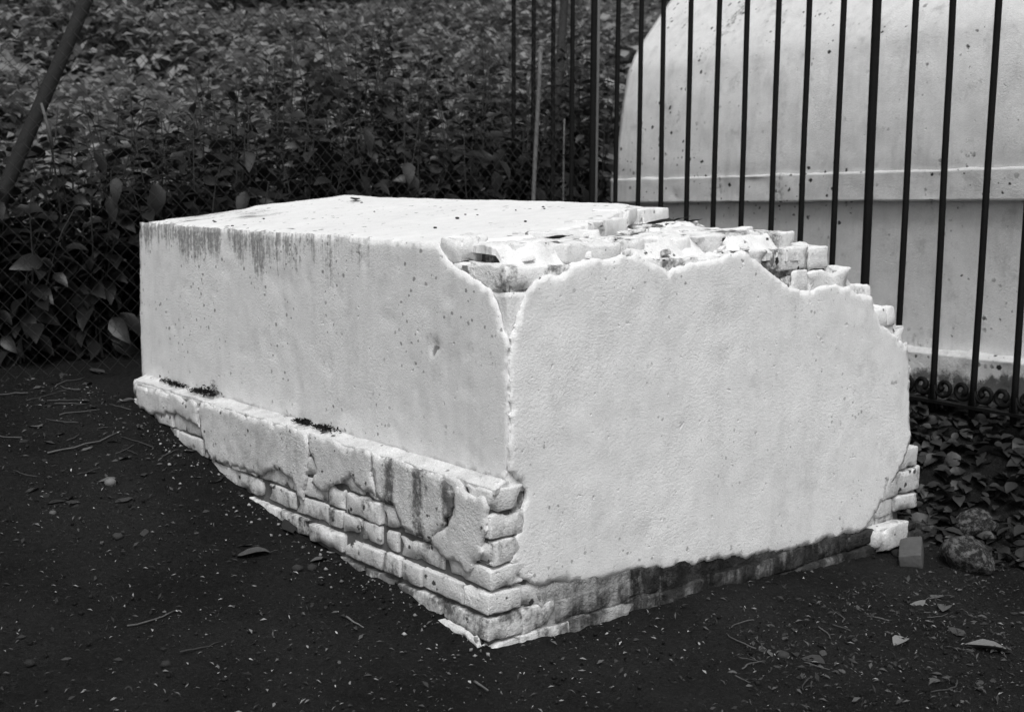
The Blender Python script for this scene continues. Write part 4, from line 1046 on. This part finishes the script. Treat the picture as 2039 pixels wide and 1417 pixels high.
o.location = ORG; o.rotation_euler = (0, 0, ANG)
n = 190
yy = rng.uniform(-0.1, 2.4, n); xx = -0.085 - np.abs(rng.normal(0, 0.07, n))
o = leaf_cloud('lime_crumbs', np.stack([xx, yy, gz(xx, yy) + 0.006], -1), rng.normal(0, 1, (n, 3)) * np.array([1, 1, 0.3]), 0.004 + 0.018 * rng.uniform(0, 1, n) ** 3, rng.normal(0, 0.6, n), M['fleck'], None, (OT, OF), tone=rng.uniform(-0.3, 0.8, n),
               label='pale crumbs of fallen limewash along the foot of the plinth', cat='crumbs', kind='stuff')
o.location = ORG; o.rotation_euler = (0, 0, ANG)
# creeper over the bank at right
n = 2600
xx = rng.uniform(2.22, 3.1, n); yy = rng.uniform(-1.3, 1.6, n)
az = rng.uniform(0, 6.28, n); e = rng.normal(-0.05, 0.3, n)
o = leaf_cloud('ground_creeper', np.stack([xx, yy, gz(xx, yy) + rng.uniform(0.01, 0.05, n)], -1), np.stack([np.cos(az) * np.cos(e), np.sin(az) * np.cos(e), np.sin(e)], -1), rng.uniform(0.04, 0.085, n), rng.normal(0, 0.35, n), M['creep'], None, (LT, LF), wide=rng.uniform(1.0, 1.7, n),
               label='dark broad leaved creeper covering the bank right of the tomb', cat='creeper', kind='stuff')
o.location = ORG; o.rotation_euler = (0, 0, ANG)

# things lying on the tomb
def tomb_pt(x, y, z): return glob(x, y, z)
P = glob(0.90, 2.18, float(topz(0.90)) + 0.006)
put_leaf(P, 0.11, 'curled dark leaf lying on the far edge of the tomb top', None, 'darkleaf', 0.4, 0.0, 0.1)
for k, (x, y) in enumerate([(1.16, 0.50), (1.24, 0.52), (1.30, 0.46), (1.10, 0.44), (1.34, 0.55)]):
    put_leaf(glob(x, y, 1.205 + 0.004 * k), 0.10, 'dark dead leaf caught under the broken top at the tomb corner', 'leaves under the broken top', 'darkleaf', None, 0.0, 0.3)
put_leaf(glob(0.27, 0.10, 1.198), 0.09, 'dark dead leaf on the broken course near the front corner', None, 'darkleaf', 1.0, 0.004, 0.1)
for k in range(14):
    x = random.uniform(0.05, 0.95); y = random.uniform(0.5, 2.4)
    o = obj('crumb', PB[k % 4], None, 'small dark crumb of soil scattered on the white tomb top', 'crumb', 'crumbs on the tomb top'); s_ = random.uniform(.006, .015)
    o.location = glob(x, y, float(topz(x)) + 0.003); o.scale = (s_ * 1.4, s_, s_ * .8); o.rotation_euler = (0, 0, random.uniform(0, 6))
    o.data = o.data
M['moss'] = leaf_mat('black_moss', 0.016, 0.9, 0.1, 0.0)
for i, (y, sc, lab) in enumerate([(1.86, (.035, .05, .06), 'lumpy black moss tuft on the plinth ledge near the far end'), (1.97, (.02, .08, .014), 'flat strip of black moss trailing along the ledge behind the tuft'), (2.22, (.018, .12, .012), 'thin black moss strip at the far end of the plinth ledge'), (1.0, (.025, .07, .014), 'flat dark moss patch midway along the plinth ledge'), (1.14, (.016, .05, .008), 'slight moss smear beside the midway patch on the ledge')]):
    m_ = 260; q = rng.normal(0, 0.5, (m_, 3)) * np.array(sc); q[:, 2] = np.abs(q[:, 2]) * (0.4 + 0.6 * (vn(q, 30, 745 + i) > 0)) ; dd = rng.normal(0, 1, (m_, 3)); dd[:, 2] = np.abs(dd[:, 2]) * 0.6
    o = leaf_cloud('moss', q, dd, rng.uniform(0.006, 0.018, m_), rng.normal(0, 1, m_), M['moss'], None, (ST, SF), label=lab, cat='moss', kind='stuff')
    o.location = glob(-0.018, y, 0.503); o.rotation_euler = (0, 0, ANG)
